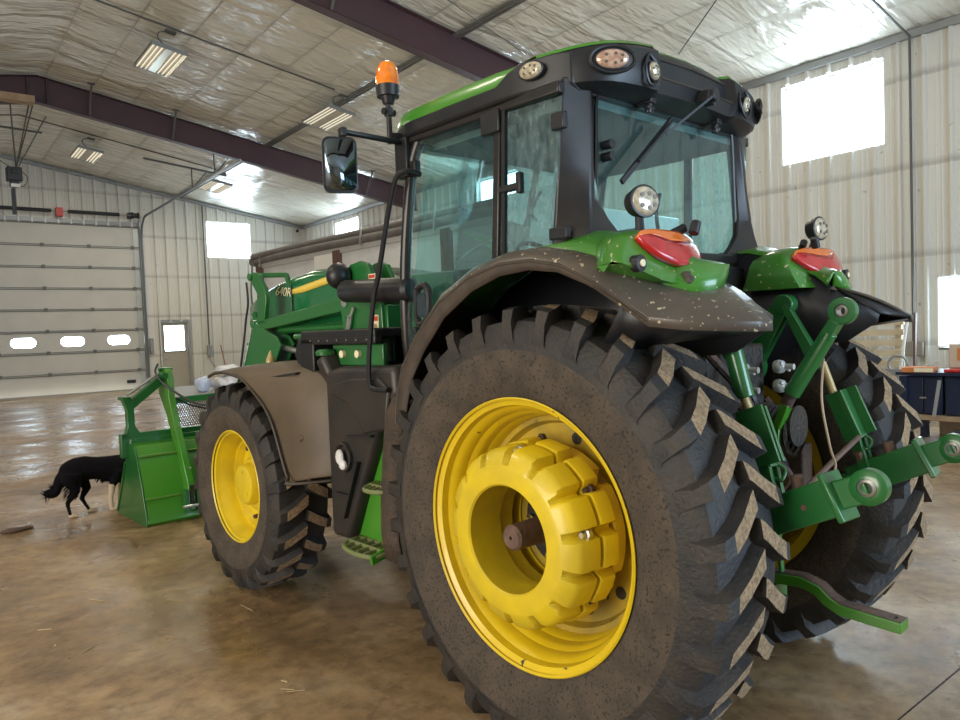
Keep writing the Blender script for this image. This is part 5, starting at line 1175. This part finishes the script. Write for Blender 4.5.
mb = MB(); mb.b2(-0.34, -0.26, -0.42, -0.1, 0.55, 1.15); mb.b2(0.26, 0.34, -0.42, -0.1, 0.55, 1.15); mb.box((0.30, -0.50, 1.0), (0.10, 0.2, 0.3)); mb.box((-0.1, -0.44, 0.75), (0.5, 0.1, 0.3)); mb.cyl((-0.45, -0.2, 0.66), (0.45, -0.2, 0.66), 0.04, n=14)
mb.build('hitch_frame', RUST, hb, bevel=0.01)
def tubebox(mb, p0, p1, w_, h_, **k): mb.bar(p0, p1, w_, h_, **k)
for s in (-1, 1):
    X = lambda x: s*x
    mb = MB()
    mb.bar((X(0.36), -0.16, 0.66), (X(0.45), -0.78, 0.985), 0.045, 0.10)
    mb.bar((X(0.45), -0.74, 0.97), (X(0.468), -1.04, 1.115), 0.075, 0.135, w1=0.075, h1=0.135)
    # mouth plate at the end of the box and the eye
    mb.bar((X(0.466), -1.025, 1.105), (X(0.468), -1.045, 1.115), 0.12, 0.175)
    e0 = Vector((X(0.468), -1.04, 1.115)); e1 = Vector((X(0.473), -1.139, 1.157)); mb.bar(e0, e1, 0.05, 0.10)
    dl = mb.build('draft_link', GREEN, T, bevel=0.006, label='green lower draft link, '+('left' if s < 0 else 'right'))
    mb = MB(); mb.lathe([(-0.03, 0.032), (-0.026, 0.056), (-0.020, 0.062), (0.020, 0.062), (0.026, 0.056), (0.026, 0.032)], e1, 'x', 32, close=True); mb.build('link_eye', GREEN, dl)
    mb = MB(); mb.lathe([(-0.033, 0.020), (-0.028, 0.030), (0, 0.036), (0.028, 0.030), (0.033, 0.020)], e1, 'x', 24, close=True); mb.build('ball_bushing', STEEL, dl)
    mb = MB(); m0 = Vector((X(0.49) if s > 0 else -0.495, -0.93, 1.06)); mb.lathe([(X(-0.03), 0), (X(-0.03), 0.011), (X(0.01), 0.011), (X(0.01), 0)], m0, 'x', 10); mb.build('link_bolt', RUSTS, dl)
    mb = MB(); mb.cyl((X(0.46), -0.90, 1.08), (X(0.46), -0.885, 1.165), 0.022, n=10); mb.build('grease_plug', RUSTS, dl)
    mb = MB(); mb.cyl((X(0.455), -0.80, 1.02), (X(0.40), -0.78, 1.12), 0.022, n=8); mb.build('sway_pin', RUSTS, dl)
    # lift arm from the rockshaft and the lift link hanging from its end
    mb = MB(); mb.bar((X(0.40), -0.26, 1.50), (X(0.40), -0.455, 1.80), 0.07, 0.13, w1=0.06, h1=0.085); mb.cyl((X(0.435), -0.462, 1.80), (X(0.365), -0.462, 1.80), 0.048, n=20); mb.cyl((X(0.44), -0.26, 1.50), (X(0.36), -0.26, 1.50), 0.09, n=20)
    mb.build('lift_arm', GREEN, T, bevel=0.006)
    mb = MB()
    if s > 0: mb.bar((0.385, -0.465, 1.80), (0.40, -0.60, 1.53), 0.045, 0.035, w1=0.07, h1=0.055); mb.cyl((0.40, -0.60, 1.53), (0.40, -0.61, 1.49), 0.03, n=12)
    else: mb.bar((-0.40, -0.47, 1.80), (-0.40, -0.63, 1.66), 0.06, 0.05); mb.cyl((-0.40, -0.595, 1.72), (-0.40, -0.665, 1.43), 0.036, n=18)
    ll = mb.build('lift_link', GREEN, T, bevel=0.004, label='green lift link, '+('left' if s < 0 else 'right'))
    mb = MB(); mb.cyl((X(0.40), -0.63, 1.52), (X(0.40), -0.70, 1.32), 0.018, n=12); mb.build('link_rod', RODY, ll)
    mb = MB(); a, b = Vector((X(0.41), -0.685, 1.385)), Vector((X(0.43), -0.765, 1.17))
    mb.bar(a, b, 0.085, 0.07, up=(0, 1, 0)); 
    mb.bar(a+Vector((X(0.045), -0.02, 0.01)), b+Vector((X(0.045), -0.02, 0.02)), 0.015, 0.11, up=(0, 1, 0)); mb.bar(a+Vector((X(-0.05), -0.03, 0.01)), b+Vector((X(-0.05), -0.03, 0.02)), 0.02, 0.025, up=(0, 1, 0))
    mb.bar(b+Vector((X(0.03), 0, 0.02)), (X(0.475), -0.82, 0.98), 0.025, 0.045, up=(0, 1, 0)); mb.bar(b+Vector((X(-0.03), 0, 0.02)), (X(0.425), -0.82, 0.98), 0.025, 0.045, up=(0, 1, 0))
    mb.tube(smoothpath([b+Vector((0, 0, 0.03)), b+Vector((0.03, -0.05, 0.0)), b+Vector((0.0, -0.05, -0.04)), b+Vector((0, -0.01, -0.03))], 4), 0.008, 6)
    mb.build('lift_link_body', GREEN, ll, bevel=0.005)
# centre link stowed upright
mb = MB(); a, b = Vector((0.0, -0.881, 1.753)), Vector((0.0, -0.665, 1.41)); mb.bar(a.lerp(b, 0.12), a.lerp(b, 0.30), 0.045, 0.06, up=(1, 0, 0)); mb.cyl(a.lerp(b, 0.25), b, 0.032, 0.036, n=18); cl_ = mb.build('centre_link', GREEN, T, bevel=0.003, label='green upper centre link stowed upright')
mb = MB(); mb.lathe([(-0.022, 0.028), (-0.022, 0.050), (-0.017, 0.055), (0.017, 0.055), (0.022, 0.050), (0.022, 0.028)], a, 'x', 32, close=True); mb.build('link_eye', GREEN, cl_)
mb = MB(); mb.lathe([(-0.024, 0.018), (-0.018, 0.026), (0.018, 0.026), (0.024, 0.018)], a, 'x', 24, close=True); mb.build('ball_bushing', STEEL, cl_)
mb = MB(); mb.cyl(b, (0, -0.64, 1.36), 0.026, n=14); mb.build('adjuster_thread', RUST, cl_)
mb = MB(); mb.bar((0, -0.645, 1.365), (0.0, -0.60, 1.26), 0.035, 0.05, up=(1, 0, 0)); mb.bar((0, -0.60, 1.27), (0, -0.585, 1.08), 0.03, 0.03, up=(1, 0, 0)); mb.build('adjuster_handle', GREEN_LIT, cl_, bevel=0.004)
mb = MB(); mb.tube(smoothpath([(-0.30, -0.82, 1.045), (-0.05, -0.80, 1.09), (0.15, -0.79, 1.13), (0.36, -0.80, 1.19)], 5), 0.012, 8); mb.build('sway_chain_bar', RUSTS, T)
mb = MB(); mb.tube(smoothpath([(0.05, -0.78, 1.56), (0.05, -0.77, 1.38), (0.0, -0.82, 1.2), (-0.15, -0.90, 1.14), (-0.44, -0.96, 1.12)], 6), 0.005, 6); mb.build('tie_wire', mat('wire_tan', (0.45, 0.33, 0.22), 0.5), T)
# drawbar
mb = MB(); path = [(0, -0.20, 0.60), (0, -0.58, 0.605), (0, -0.70, 0.615), (0, -0.77, 0.595), (0, -0.81, 0.56), (0, -0.86, 0.535), (0, -1.09, 0.522)]
rows = []
for i, p in enumerate(path):
    y, z = p[1], p[2]; j0, j1 = path[max(0, i-1)], path[min(len(path)-1, i+1)]; d = Vector((0, j1[1]-j0[1], j1[2]-j0[2])).normalized(); n_ = Vector((0, -d.z, d.y))
    if n_.z < 0: n_ = -n_
    c_ = Vector(p); rows.append([c_+Vector((sx*0.042, 0, 0))+n_*sz*0.022 for sx, sz in ((-1, -1), (1, -1), (1, 1), (-1, 1))])
mb.loft(rows); db = mb.build('drawbar', GREEN_LIT, T, bevel=0.004, label='green drawbar with rusty top')
mb = MB(); rows2 = [[r_[3]+Vector((0.006, 0, 0.0015)), r_[2]+Vector((-0.006, 0, 0.0015))] for r_ in rows[:3]] + [[r_[3]+Vector((0.006, 0, 0.0015)), r_[2]+Vector((-0.006, 0, 0.0015))] for r_ in rows[3:]]
mb.grid(rows2); mb.build('drawbar_wear', RUST, db, solid=0.001)
mb = MB()
for y in (-0.90, -0.97, -1.05): mb.cyl((0.0, y, 0.548), (0.0, y, 0.5445-0.0), 0.017, n=12)
mb.build('drawbar_hole', DARK, db)
mb = MB(); mb.b2(-0.06, 0.06, -0.60, -0.30, 0.50, 0.58); mb.bar((-0.02, -0.60, 0.9), (-0.03, -0.62, 0.64), 0.03, 0.012, up=(0, 1, 0)); mb.build('drawbar_support', GREEN, db)
# ------------------------------------------------------------------ dog
def skin(name, chain, m, parent=None, sub=2):
    """chain = list of (point, (rx, ry), parent index)"""
    me = bpy.data.meshes.new(name); me.from_pydata([c[0] for c in chain], [(c[2], i) for i, c in enumerate(chain) if c[2] >= 0], [])
    o = bpy.data.objects.new(name, me); C.objects.link(o)
    if parent: o.parent = parent
    sk = o.modifiers.new('skin', 'SKIN'); sk.use_smooth_shade = True
    sv = me.skin_vertices[0].data if me.skin_vertices else None
    if sv is None:
        bm = bmesh.new(); bm.from_mesh(me); bm.verts.layers.skin.verify(); bm.to_mesh(me); bm.free(); sv = me.skin_vertices[0].data
    for i, c in enumerate(chain): sv[i].radius = c[1]; sv[i].use_root = (i == 0)
    sb = o.modifiers.new('sub', 'SUBSURF'); sb.levels = sub; sb.render_levels = sub
    for q in (m if isinstance(m, (list, tuple)) else [m]): me.materials.append(q)
    return o
DX, DY = -1.08, 6.16
def fuse(name, mb, voxel, m, parent=None, smooth_it=6):
    """one continuous surface out of overlapping shapes"""
    me = bpy.data.meshes.new(name); me.from_pydata(mb.v, [], mb.f); me.materials.append(m); me.update()
    o = bpy.data.objects.new(name, me); C.objects.link(o)
    if parent: o.parent = parent
    q = o.modifiers.new('remesh', 'REMESH'); q.mode = 'VOXEL'; q.voxel_size = voxel; q.use_smooth_shade = True
    q = o.modifiers.new('smooth', 'SMOOTH'); q.factor = 0.5; q.iterations = smooth_it
    return o
mb = MB()
# spine stations: x, z centre, half width, half height
SP = [(-1.345, 0.44, 0.02, 0.03), (-1.325, 0.44, 0.065, 0.085), (-1.28, 0.45, 0.09, 0.115), (-1.20, 0.47, 0.10, 0.125), (-1.10, 0.477, 0.098, 0.125), (-1.00, 0.462, 0.100, 0.115), (-0.90, 0.445, 0.108, 0.125), (-0.80, 0.430, 0.115, 0.140), (-0.70, 0.425, 0.110, 0.140), (-0.62, 0.43, 0.085, 0.110), (-0.54, 0.425, 0.065, 0.075), (-0.49, 0.41, 0.062, 0.066), (-0.43, 0.39, 0.055, 0.058), (-0.39, 0.365, 0.034, 0.036), (-0.34, 0.34, 0.026, 0.027), (-0.325, 0.335, 0.012, 0.012)]
mb.loft([[(x, DY+w_*math.cos(2*PI*k/20), z+h*math.sin(2*PI*k/20)) for k in range(20)] for x, z, w_, h in SP])
for dy, pts in ((-0.062, [(-1.24, 0.45, 0.10), (-1.25, 0.38, 0.088), (-1.22, 0.31, 0.062), (-1.215, 0.26, 0.044), (-1.26, 0.20, 0.030), (-1.295, 0.155, 0.024), (-1.285, 0.09, 0.018), (-1.272, 0.03, 0.018)]),
                (0.065, [(-1.18, 0.44, 0.09), (-1.15, 0.37, 0.078), (-1.10, 0.31, 0.056), (-1.08, 0.26, 0.042), (-1.115, 0.20, 0.030), (-1.135, 0.16, 0.024), (-1.10, 0.09, 0.018), (-1.07, 0.03, 0.018)])):
    mb.tube([(x, DY+dy, z) for x, z, r_ in pts], [p[2] for p in pts], 14)
for dy, pts in ((-0.06, [(-0.80, 0.42, 0.075), (-0.83, 0.34, 0.055), (-0.87, 0.27, 0.036), (-0.876, 0.24, 0.030)]), (0.07, [(-0.74, 0.42, 0.075), (-0.755, 0.34, 0.055), (-0.772, 0.27, 0.036), (-0.775, 0.24, 0.030)])):
    mb.tube([(x, DY+dy, z) for x, z, r_ in pts], [p[2] for p in pts], 14)
tp = smoothpath([(-1.31, DY, 0.46), (-1.345, DY, 0.40), (-1.36, DY, 0.32), (-1.39, DY, 0.265), (-1.44, DY, 0.27), (-1.465, DY, 0.31)], 3)
mb.tube(tp, [0.034+0.012*math.sin(PI*min(1, k/len(tp)*1.1)) for k in range(len(tp)-1)]+[0.012], 12)
dogroot = fuse('border_collie', mb, 0.011, FURB)
dogroot.rotation_euler = (0, 0, YAWB)
tag(dogroot, 'black and white sheepdog standing with its head hidden behind the green bucket', 'dog')
for pts in ([(-0.868, 0.28, 0.036), (-0.882, 0.20, 0.028), (-0.892, 0.13, 0.023), (-0.888, 0.03, 0.021)], [(-0.773, 0.28, 0.034), (-0.78, 0.20, 0.026), (-0.79, 0.13, 0.021), (-0.785, 0.03, 0.020)]):
    dy = -0.06 if pts[0][0] < -0.8 else 0.07
    mb = MB(); mb.tube([(x, DY+dy, z) for x, z, r_ in pts], [p[2] for p in pts], 14); mb.build('white_stocking', FURW, dogroot, smooth=80)
mbp = [(-1.265, DY-0.062), (-1.06, DY+0.065), (-0.875, DY-0.06), (-0.775, DY+0.07)]
for (x, y) in mbp:
    mb = MB(); mb.ell((x+0.012, y, 0.022), (0.042, 0.024, 0.022), 12)
    for q in (-1, 0, 1): mb.ell((x+0.045, y+q*0.013, 0.014), (0.018, 0.009, 0.013), 8)
    mb.build('paw', FURW, dogroot, smooth=80)
# feathering on the tail and belly
mb = MB()
for q in range(150):
    t = random.random(); a = Vector((-1.34, DY, 0.33)).lerp(Vector((-1.46, DY, 0.25)), t)+Vector((random.uniform(-.02, .02), random.uniform(-.03, .03), random.uniform(-.03, .03)))
    d = Vector((random.uniform(-0.075, 0.01), random.uniform(-.03, .03), random.uniform(-0.075, 0.05))); n_ = Vector((0.005, 0.004, 0.004))
    mb.add([a-n_, a+n_, a+d], [(0, 1, 2)])
for q in range(160):
    x = random.uniform(-1.0, -0.7); zb = 0.335-0.03*math.sin((x+1.0)*6); a = Vector((x, DY+random.uniform(-.06, .06), zb+0.015)); d = Vector((-0.02, 0, random.uniform(-0.05, -0.015)))
    mb.add([a, a+Vector((0.012, 0, 0)), a+d], [(0, 1, 2)])
for q in range(120):
    a = Vector((random.uniform(-1.30, -1.18), DY-0.08+random.uniform(-.03, .12), random.uniform(0.22, 0.38))); d = Vector((random.uniform(-0.05, -0.02), 0, -0.05)); mb.add([a, a+Vector((0.012, 0, 0)), a+d], [(0, 1, 2)])
ft = mb.build('fur_feathering', FURB, dogroot); ft['kind'] = 'stuff'
mb = MB(); mb.prism([(-0.485, 0.44), (-0.44, 0.43), (-0.475, 0.50)], 'y', DY-0.055, DY-0.035); mb.prism([(-0.485, 0.44), (-0.44, 0.43), (-0.475, 0.50)], 'y', DY+0.035, DY+0.055); mb.build('ear', FURB, dogroot, bevel=0.006)
mb = MB(); mb.ell((-0.325, DY, 0.335), (0.014, 0.018, 0.013), 10); mb.build('nose', BLK, dogroot)
mb = MB()
for q in (-1, 1): mb.ell((-0.43, DY+q*0.042, 0.40), (0.008, 0.006, 0.008), 8)
mb.build('eye', BLK, dogroot)

# ------------------------------------------------------------------ far vehicles and furniture (tractor-aligned trailer, others world)
tr = empty('grain_trailer', tw(3.9, 8.0, 0), YAWB); tag(tr, 'white grain trailer with a rolled brown tarp along its top, parked behind the tractor', 'trailer')
Y1, Y2 = -4.2, 4.4           # local y range, local x = 0 at near side
mb = MB(); mb.b2(0.02, 2.4, Y1, Y2, 1.15, 3.25); body = mb.build('trailer_body', TRW, tr, bevel=0.02)
mb = MB(); mb.b2(-0.005, 0.02, Y1, Y2, 1.15, 2.62); mb.build('lower_panel', TRG, body)
mb = MB(); mb.b2(-0.03, 0.02, Y1, Y2, 1.12, 1.25); mb.b2(-0.02, 0.04, Y1, Y2, 3.2, 3.3); mb.build('side_rail', TRG, body)
for y in (4.33, 1.25, -1.8, -4.1):
    mb = MB(); mb.b2(-0.06, 0.02, y-0.10, y+0.10, 1.15, 3.25); mb.build('side_post', TRB, body)
mb = MB(); mb.b2(-0.03, 0.0, 1.40, 2.05, 2.4, 3.22); mb.build('white_panel', WHITE, body)
mb = MB(); mb.tube(smoothpath([(0.02, Y2+0.1, 3.36), (0.03, 2.5, 3.375), (0.02, 0, 3.355), (0.03, -2.5, 3.365), (0.02, Y1-0.1, 3.35)], 4), 0.085, 14); mb.tube(smoothpath([(-0.02, Y2+0.2, 3.47), (0.1, 2.0, 3.50), (0.08, 0, 3.49), (0.1, Y1-0.1, 3.49)], 4), 0.07, 12)
mb.build('tarp_roll', TARP, tr, smooth=60)
for y in (4.2, 0.4, -1.6):
    mb = MB(); mb.bar((-0.09, y, 3.22), (0.0, y+0.06, 3.64), 0.03, 0.02, up=(0, 1, 0)); mb.build('tarp_strap', STEEL, tr)
mb = MB(); mb.cyl((-0.05, Y2+0.18, 3.36), (0.05, Y2+0.24, 3.36), 0.09, n=16); mb.tube(smoothpath([(-0.05, Y2+0.2, 3.3), (-0.08, Y2+0.25, 2.6), (-0.05, Y2+0.1, 1.6)], 5), 0.02, 6); mb.build('tarp_crank', CONDM, tr)
mb = MB(); mb.b2(0.3, 2.1, Y1, Y2, 0.85, 1.15); mb.build('trailer_frame', TRB, tr)
for y in (-2.6, -1.5):
    for x in (0.25, 2.15):
        mb = MB(); mb.lathe([(-0.13, 0.28), (-0.13, 0.46), (-0.09, 0.49), (0.09, 0.49), (0.13, 0.46), (0.13, 0.28), (0.05, 0.2), (0.05, 0)], (x, y, 0.49), 'x', 32); mb.build('trailer_wheel', RUB, tr)
for x in (0.5, 1.9):
    mb = MB(); mb.bar((x, 3.2, 0.9), (x, 3.2, 0.0), 0.1, 0.1, up=(0, 1, 0)); mb.build('landing_leg', TRB, tr)

# green cart with mesh side and things on top
ct = empty('mesh_cart', (0, 0, 0)); tag(ct, 'low cart with green rim, grey top and wire mesh side, standing beyond the bucket', 'cart')
a, b = Vector((0.13, 9.0, 0.88)), Vector((0.98, 9.35, 0.88)); dd = (b-a).normalized(); nn = Vector((0.25, 0.968, 0)); b = a+dd*1.9
TOPM = mat('cart_top_grey', (0.26, 0.26, 0.26), 0.6)
mb = MB(); q = [a, b, b+nn*2.6, a+nn*2.6]; mb.add([p+Vector((0, 0, 0.0)) for p in q]+[p+Vector((0, 0, 0.03)) for p in q], [(3, 2, 1, 0), (4, 5, 6, 7), (0, 1, 5, 4), (1, 2, 6, 5), (2, 3, 7, 6), (3, 0, 4, 7)]); mb.build('cart_top', TOPM, ct)
mb = MB(); mb.bar(a+Vector((0, 0, -0.02)), b+Vector((0, 0, -0.02)), 0.05, 0.09); mb.bar(a+nn*2.6+Vector((0, 0, -0.02)), a+Vector((0, 0, -0.02)), 0.05, 0.09)
for p in (a, b, a+nn*2.6, b+nn*2.6): mb.bar(p+Vector((0, 0, 0)), Vector((p.x, p.y, 0)), 0.05, 0.05, up=(0, 1, 0))
mb.bar(Vector((a.x, a.y, 0.12)), Vector((b.x, b.y, 0.12)), 0.05, 0.05); mb.bar(Vector((a.x, a.y, 0.12)), Vector((a.x, a.y, 0.12))+nn*2.6, 0.05, 0.05); mb.bar(b+Vector((0, 0, -0.02)), b+nn*2.6+Vector((0, 0, -0.02)), 0.05, 0.09); mb.bar(a+nn*2.6+Vector((0, 0, -0.02)), b+nn*2.6+Vector((0, 0, -0.02)), 0.05, 0.09); mb.build('cart_frame', GREEN, ct)
mb = MB(); n = 44
for k in range(-16, n):
    for sgn in (1, -1):
        t0 = k/n; L = 1.9; x0 = t0*L; x1 = x0+0.45
        if sgn < 0: x0, x1 = x1, x0
        def cl2(xa, za, xb, zb):
            pts = []
            for (x, z, ox, oz) in ((xa, za, xb, zb), (xb, zb, xa, za)):
                if x < 0: z = z+(oz-z)*(0-x)/(ox-x); x = 0
                if x > L: z = z+(oz-z)*(L-x)/(ox-x); x = L
                pts.append((x, z))
            return pts
        if max(x0, x1) <= 0 or min(x0, x1) >= L: continue
        (xa, za), (xb, zb) = cl2(x0, 0.14, x1, 0.83)
        pa, pb = a+dd*xa, a+dd*xb; mb.bar((pa.x, pa.y, za), (pb.x, pb.y, zb), 0.009, 0.009)
mb.build('wire_mesh', mat('mesh_dark', (0.10, 0.12, 0.10), 0.5), ct)
mb = MB(); mb.tube(smoothpath([tuple(a+Vector((0.02, -0.05, 0.02))), tuple(a+dd*0.25+Vector((0, -0.06, -0.10))), tuple(a+dd*0.6+Vector((0, -0.06, -0.20))), tuple(a+dd*0.95+Vector((0, -0.06, -0.22)))], 6), 0.014, 8)
tag(mb.build('hose', BLK), 'black hose drooping in front of the mesh cart', 'hose')
def bag(c, r_, label, m=BAG, nm='plastic_bag', rz=0.3):
    mb = MB(); base = len(mb.v); mb.ell(c, r_, 20, rot=(0, 0, rz)); out = []
    for v in mb.v:
        k = 1+0.10*math.sin(v[0]*31+v[2]*17)+0.07*math.sin(v[1]*43-v[2]*29)
        p = Vector(c)+(Vector(v)-Vector(c))*k; out.append((p.x, p.y, max(p.z, c[2]-r_[2]*0.8)))
    mb.v = out; return tag(mb.build(nm, m, smooth=80), label, 'bag', 'bags on the mesh cart')
cb = a+dd*0.56+nn*0.45
bag((cb.x, cb.y, 1.03), (0.12, 0.12, 0.14), 'pale blue jug-like bag at the left end on the cart', mat('bluish_bag', (0.55, 0.62, 0.75), 0.25, noise=(12, (0.3, 0.35, 0.5), 0.6)))
cb = a+dd*1.06+nn*0.60; bag((cb.x, cb.y, 1.01), (0.30, 0.24, 0.12), 'lower white feed bag lying on the mesh cart')
cb = a+dd*1.10+nn*0.6; bag((cb.x, cb.y, 1.225), (0.24, 0.2, 0.085), 'upper white feed bag slumped over the other one')
mb = MB(); mb.tube([(6.95, YG-0.4, 0.02), (6.75, YG-0.12, 1.55)], 0.018, 8); mb.box((6.97, YG-0.42, 0.1), (0.4, 0.06, 0.2)); tag(mb.build('broom', mat('broom_red', (0.3, 0.08, 0.05), 0.6)), 'red handled broom leaning on the far wall', 'broom')

# right hand work area
bn = empty('workbench', (0, 0, 0)); tag(bn, 'wooden workbench along the right wall under the window', 'workbench')
mb = MB(); mb.b2(7.55, 8.35, -2.2, 1.98, 0.33, 0.39); mb.build('bench_shelf', WOOD, bn)
mb = MB(); mb.b2(7.55, 8.35, -2.2, 1.98, 0.915, 0.955); mb.build('bench_top', NAVY, bn)
for y in (1.9, -0.2, -2.1):
    for x in (7.62, 8.28):
        mb = MB(); mb.b2(x-0.045, x+0.045, y-0.045, y+0.045, 0, 0.90); mb.build('leg', NAVY, bn)
def cabinet(y0, y1, z0, z1, label, lid):
    t = empty('tool_cabinet', (7.62, (y0+y1)/2, z0)); tag(t, label, 'cabinet', 'navy tool cabinets on the bench shelf'); w_ = (y1-y0)/2; h_ = z1-z0
    mb = MB(); mb.b2(0.02, 0.6, -w_, w_, 0, h_); mb.build('cabinet_body', NAVY, t, bevel=0.006)
    mb = MB(); mb.b2(-0.0, 0.018, -w_+0.02, -0.01, 0.02, h_-0.02); mb.build('door', NAVY, t, bevel=0.004)
    mb = MB(); mb.b2(-0.0, 0.018, 0.01, w_-0.02, 0.02, h_-0.02); mb.build('door', NAVY, t, bevel=0.004)
    mb = MB(); mb.b2(-0.02, 0.0, -0.04, 0.04, h_*0.42, h_*0.46); mb.build('handle', STEEL, t)
cabinet(1.45, 1.88, 0.395, 0.90, 'narrow navy cabinet under the bench, nearest the tractor tyre', None)
cabinet(0.75, 1.42, 0.395, 0.90, 'wide navy cabinet under the bench beside a leaning board', None)
mb = MB(); mb.b2(7.60, 8.2, 0.6, 1.42, 0.957, 1.0); tag(mb.build('red_case', REDP, bevel=0.01), 'flat red case on the bench top', 'case')
mb = MB(); mb.box((7.66, 1.72, 0.99), (0.30, 0.36, 0.065), (0, 0, 0.1)); cx = mb.build('carton', CARD, bevel=0.004); tag(cx, 'orange and white carton lying on the bench end', 'box')
mb = MB(); mb.box((7.507, 1.62, 0.99), (0.006, 0.22, 0.05), (0, 0, 0.1)); mb.build('carton_label', STICK, cx)
mb = MB(); mb.box((8.02, 1.23, 1.158), (0.33, 0.42, 0.31)); cx = mb.build('cardboard_box', CARD2, bevel=0.008); tag(cx, 'tan printed box on the red case below the window', 'box')
mb = MB(); mb.box((7.852, 1.23, 1.18), (0.006, 0.22, 0.16)); mb.build('box_print', CARD, cx)
mb = MB(); mb.bar((7.98, 1.85, 0.985), (7.94, 1.60, 1.09), 0.05, 0.02); mb.bar((7.93, 1.86, 0.975), (7.90, 1.50, 1.03), 0.06, 0.015); tag(mb.build('paper_stack', mat('paper', (0.7, 0.66, 0.6), 0.6)), 'loose papers heaped beside the carton on the bench', 'papers')
mb = MB(); mb.bar((7.50, 1.50, 0.39), (7.53, 1.44, 0.86), 0.015, 0.04, up=(0, 1, 0)); tag(mb.build('trim_board', mat('grey_board', (0.3, 0.29, 0.28), 0.5)), 'thin grey board leaning on the cabinet fronts', 'board')
mb = MB(); mb.tube([(9.7, 1.95, 1.2), (9.75, 1.9, 1.42)], 0.012, 6); mb.box((9.7, 1.9, 1.2), (0.1, 0.12, 0.05)); mb.box((9.7, 1.9, 1.18), (0.4, 0.5, 0.03)); mb.b2(9.66, 9.74, 1.86, 1.94, 0, 1.17); tag(mb.build('vise_stand', CONDM), 'small dark stand in front of the low window', 'stand')
# wooden rack leaning beside the wall behind the right tyre
wr = empty('lumber_rack', (0, 0, 0)); tag(wr, 'pale wooden slatted rack against the right wall behind the tyre', 'rack')
PALE = mat('pale_lumber', (0.62, 0.52, 0.36), 0.6, noise=(5, (0.5, 0.40, 0.26), 0.6))
for k in range(5):
    mb = MB(); mb.b2(9.76, 9.80, 2.75, 3.9, 1.66-k*0.17-0.10, 1.66-k*0.17); mb.build('slat', PALE, wr)
for y in (2.85, 3.85):
    mb = MB(); mb.b2(9.80, 9.88, y-0.05, y+0.05, 0, 1.68); mb.build('post', PALE, wr)
mb = MB(); mb.tube([(9.62, 2.86, 0.02), (9.70, 2.66, 1.70)], 0.022, 8); tag(mb.build('white_pipe', WHITE), 'white pipe leaning at the end of the wooden rack', 'pipe')
mb = MB(); mb.bar((9.72, 2.60, 0.0), (9.84, 2.60, 1.75), 0.06, 0.03, up=(0, 1, 0)); tag(mb.build('fence_board', TRB), 'brown board standing beside the white pipe', 'board')
mb = MB(); mb.tube([(9.45+0.0, 2.72+0.14*math.cos(t), 0.94+0.14*math.sin(t)) for t in [2*PI*q/20 for q in range(20)]], 0.02, 8, closed=True); mb.b2(9.43, 9.47, 2.5, 2.94, 0.0, 0.86)
tag(mb.build('cable_reel', GALV), 'round galvanised reel seen over the right rear tyre', 'reel')
# barrel and clutter by the right tyre, low on the floor
mb = MB(); mb.lathe([(0, 0), (0, 0.14), (0.3, 0.15), (0.3, 0)], (7.0, 0.95, 0.0), 'z', 20); tag(mb.build('bucket_pail', BLK), 'black pail on the floor right of the rear tyre', 'pail')
mb = MB(); mb.b2(8.5, 9.5, -1.5, 1.8, 0.0, 0.30); tag(mb.build('timber_stack', WOOD, bevel=0.01), 'low stack of tan timber behind the bench', 'timber')

# straw litter
STRAW = mat('straw', (0.52, 0.40, 0.22), 0.7)
mb = MB(); rnd = random.Random(3)
for k in range(420):
    a_ = rnd.random()*2*PI; R0 = 0.8+rnd.random()**0.8*9; x, y = -2.9+R0*math.cos(a_)*1.3+1.2, -2.0+abs(R0*math.sin(a_))
    if (-1.25 < x < 1.25 and -1.2 < y < 6.1) or x < -10 or x > 7: continue
    L = rnd.uniform(0.02, 0.10) if rnd.random() < 0.85 else rnd.uniform(0.1, 0.2); d = rnd.random()*PI; w_ = rnd.uniform(0.002, 0.0045)
    mb.bar((x, y, 0.004), (x+L*math.cos(d), y+L*math.sin(d), 0.005+rnd.random()*0.004), w_*2, w_, up=(0, 0, 1))
tag(mb.build('straw_litter', STRAW), 'scattered straw bits on the concrete floor', 'straw', kind='stuff')
mb = MB(); mb.ell((-2.23, 5.8, 0.015), (0.11, 0.06, 0.025), 12); mb.ell((-2.13, 5.83, 0.012), (0.07, 0.04, 0.02), 10); tag(mb.build('mud_clod', RUST, smooth=80), 'dark mud clod on the floor left of the dog', 'clod')
mb = MB(); mb.b2(0.28, 1.3, -0.955, -0.948, 0.0, 0.0015)
struct(mb.build('trim_20', DARK), 'thin dark joint line in the concrete behind the tractor')
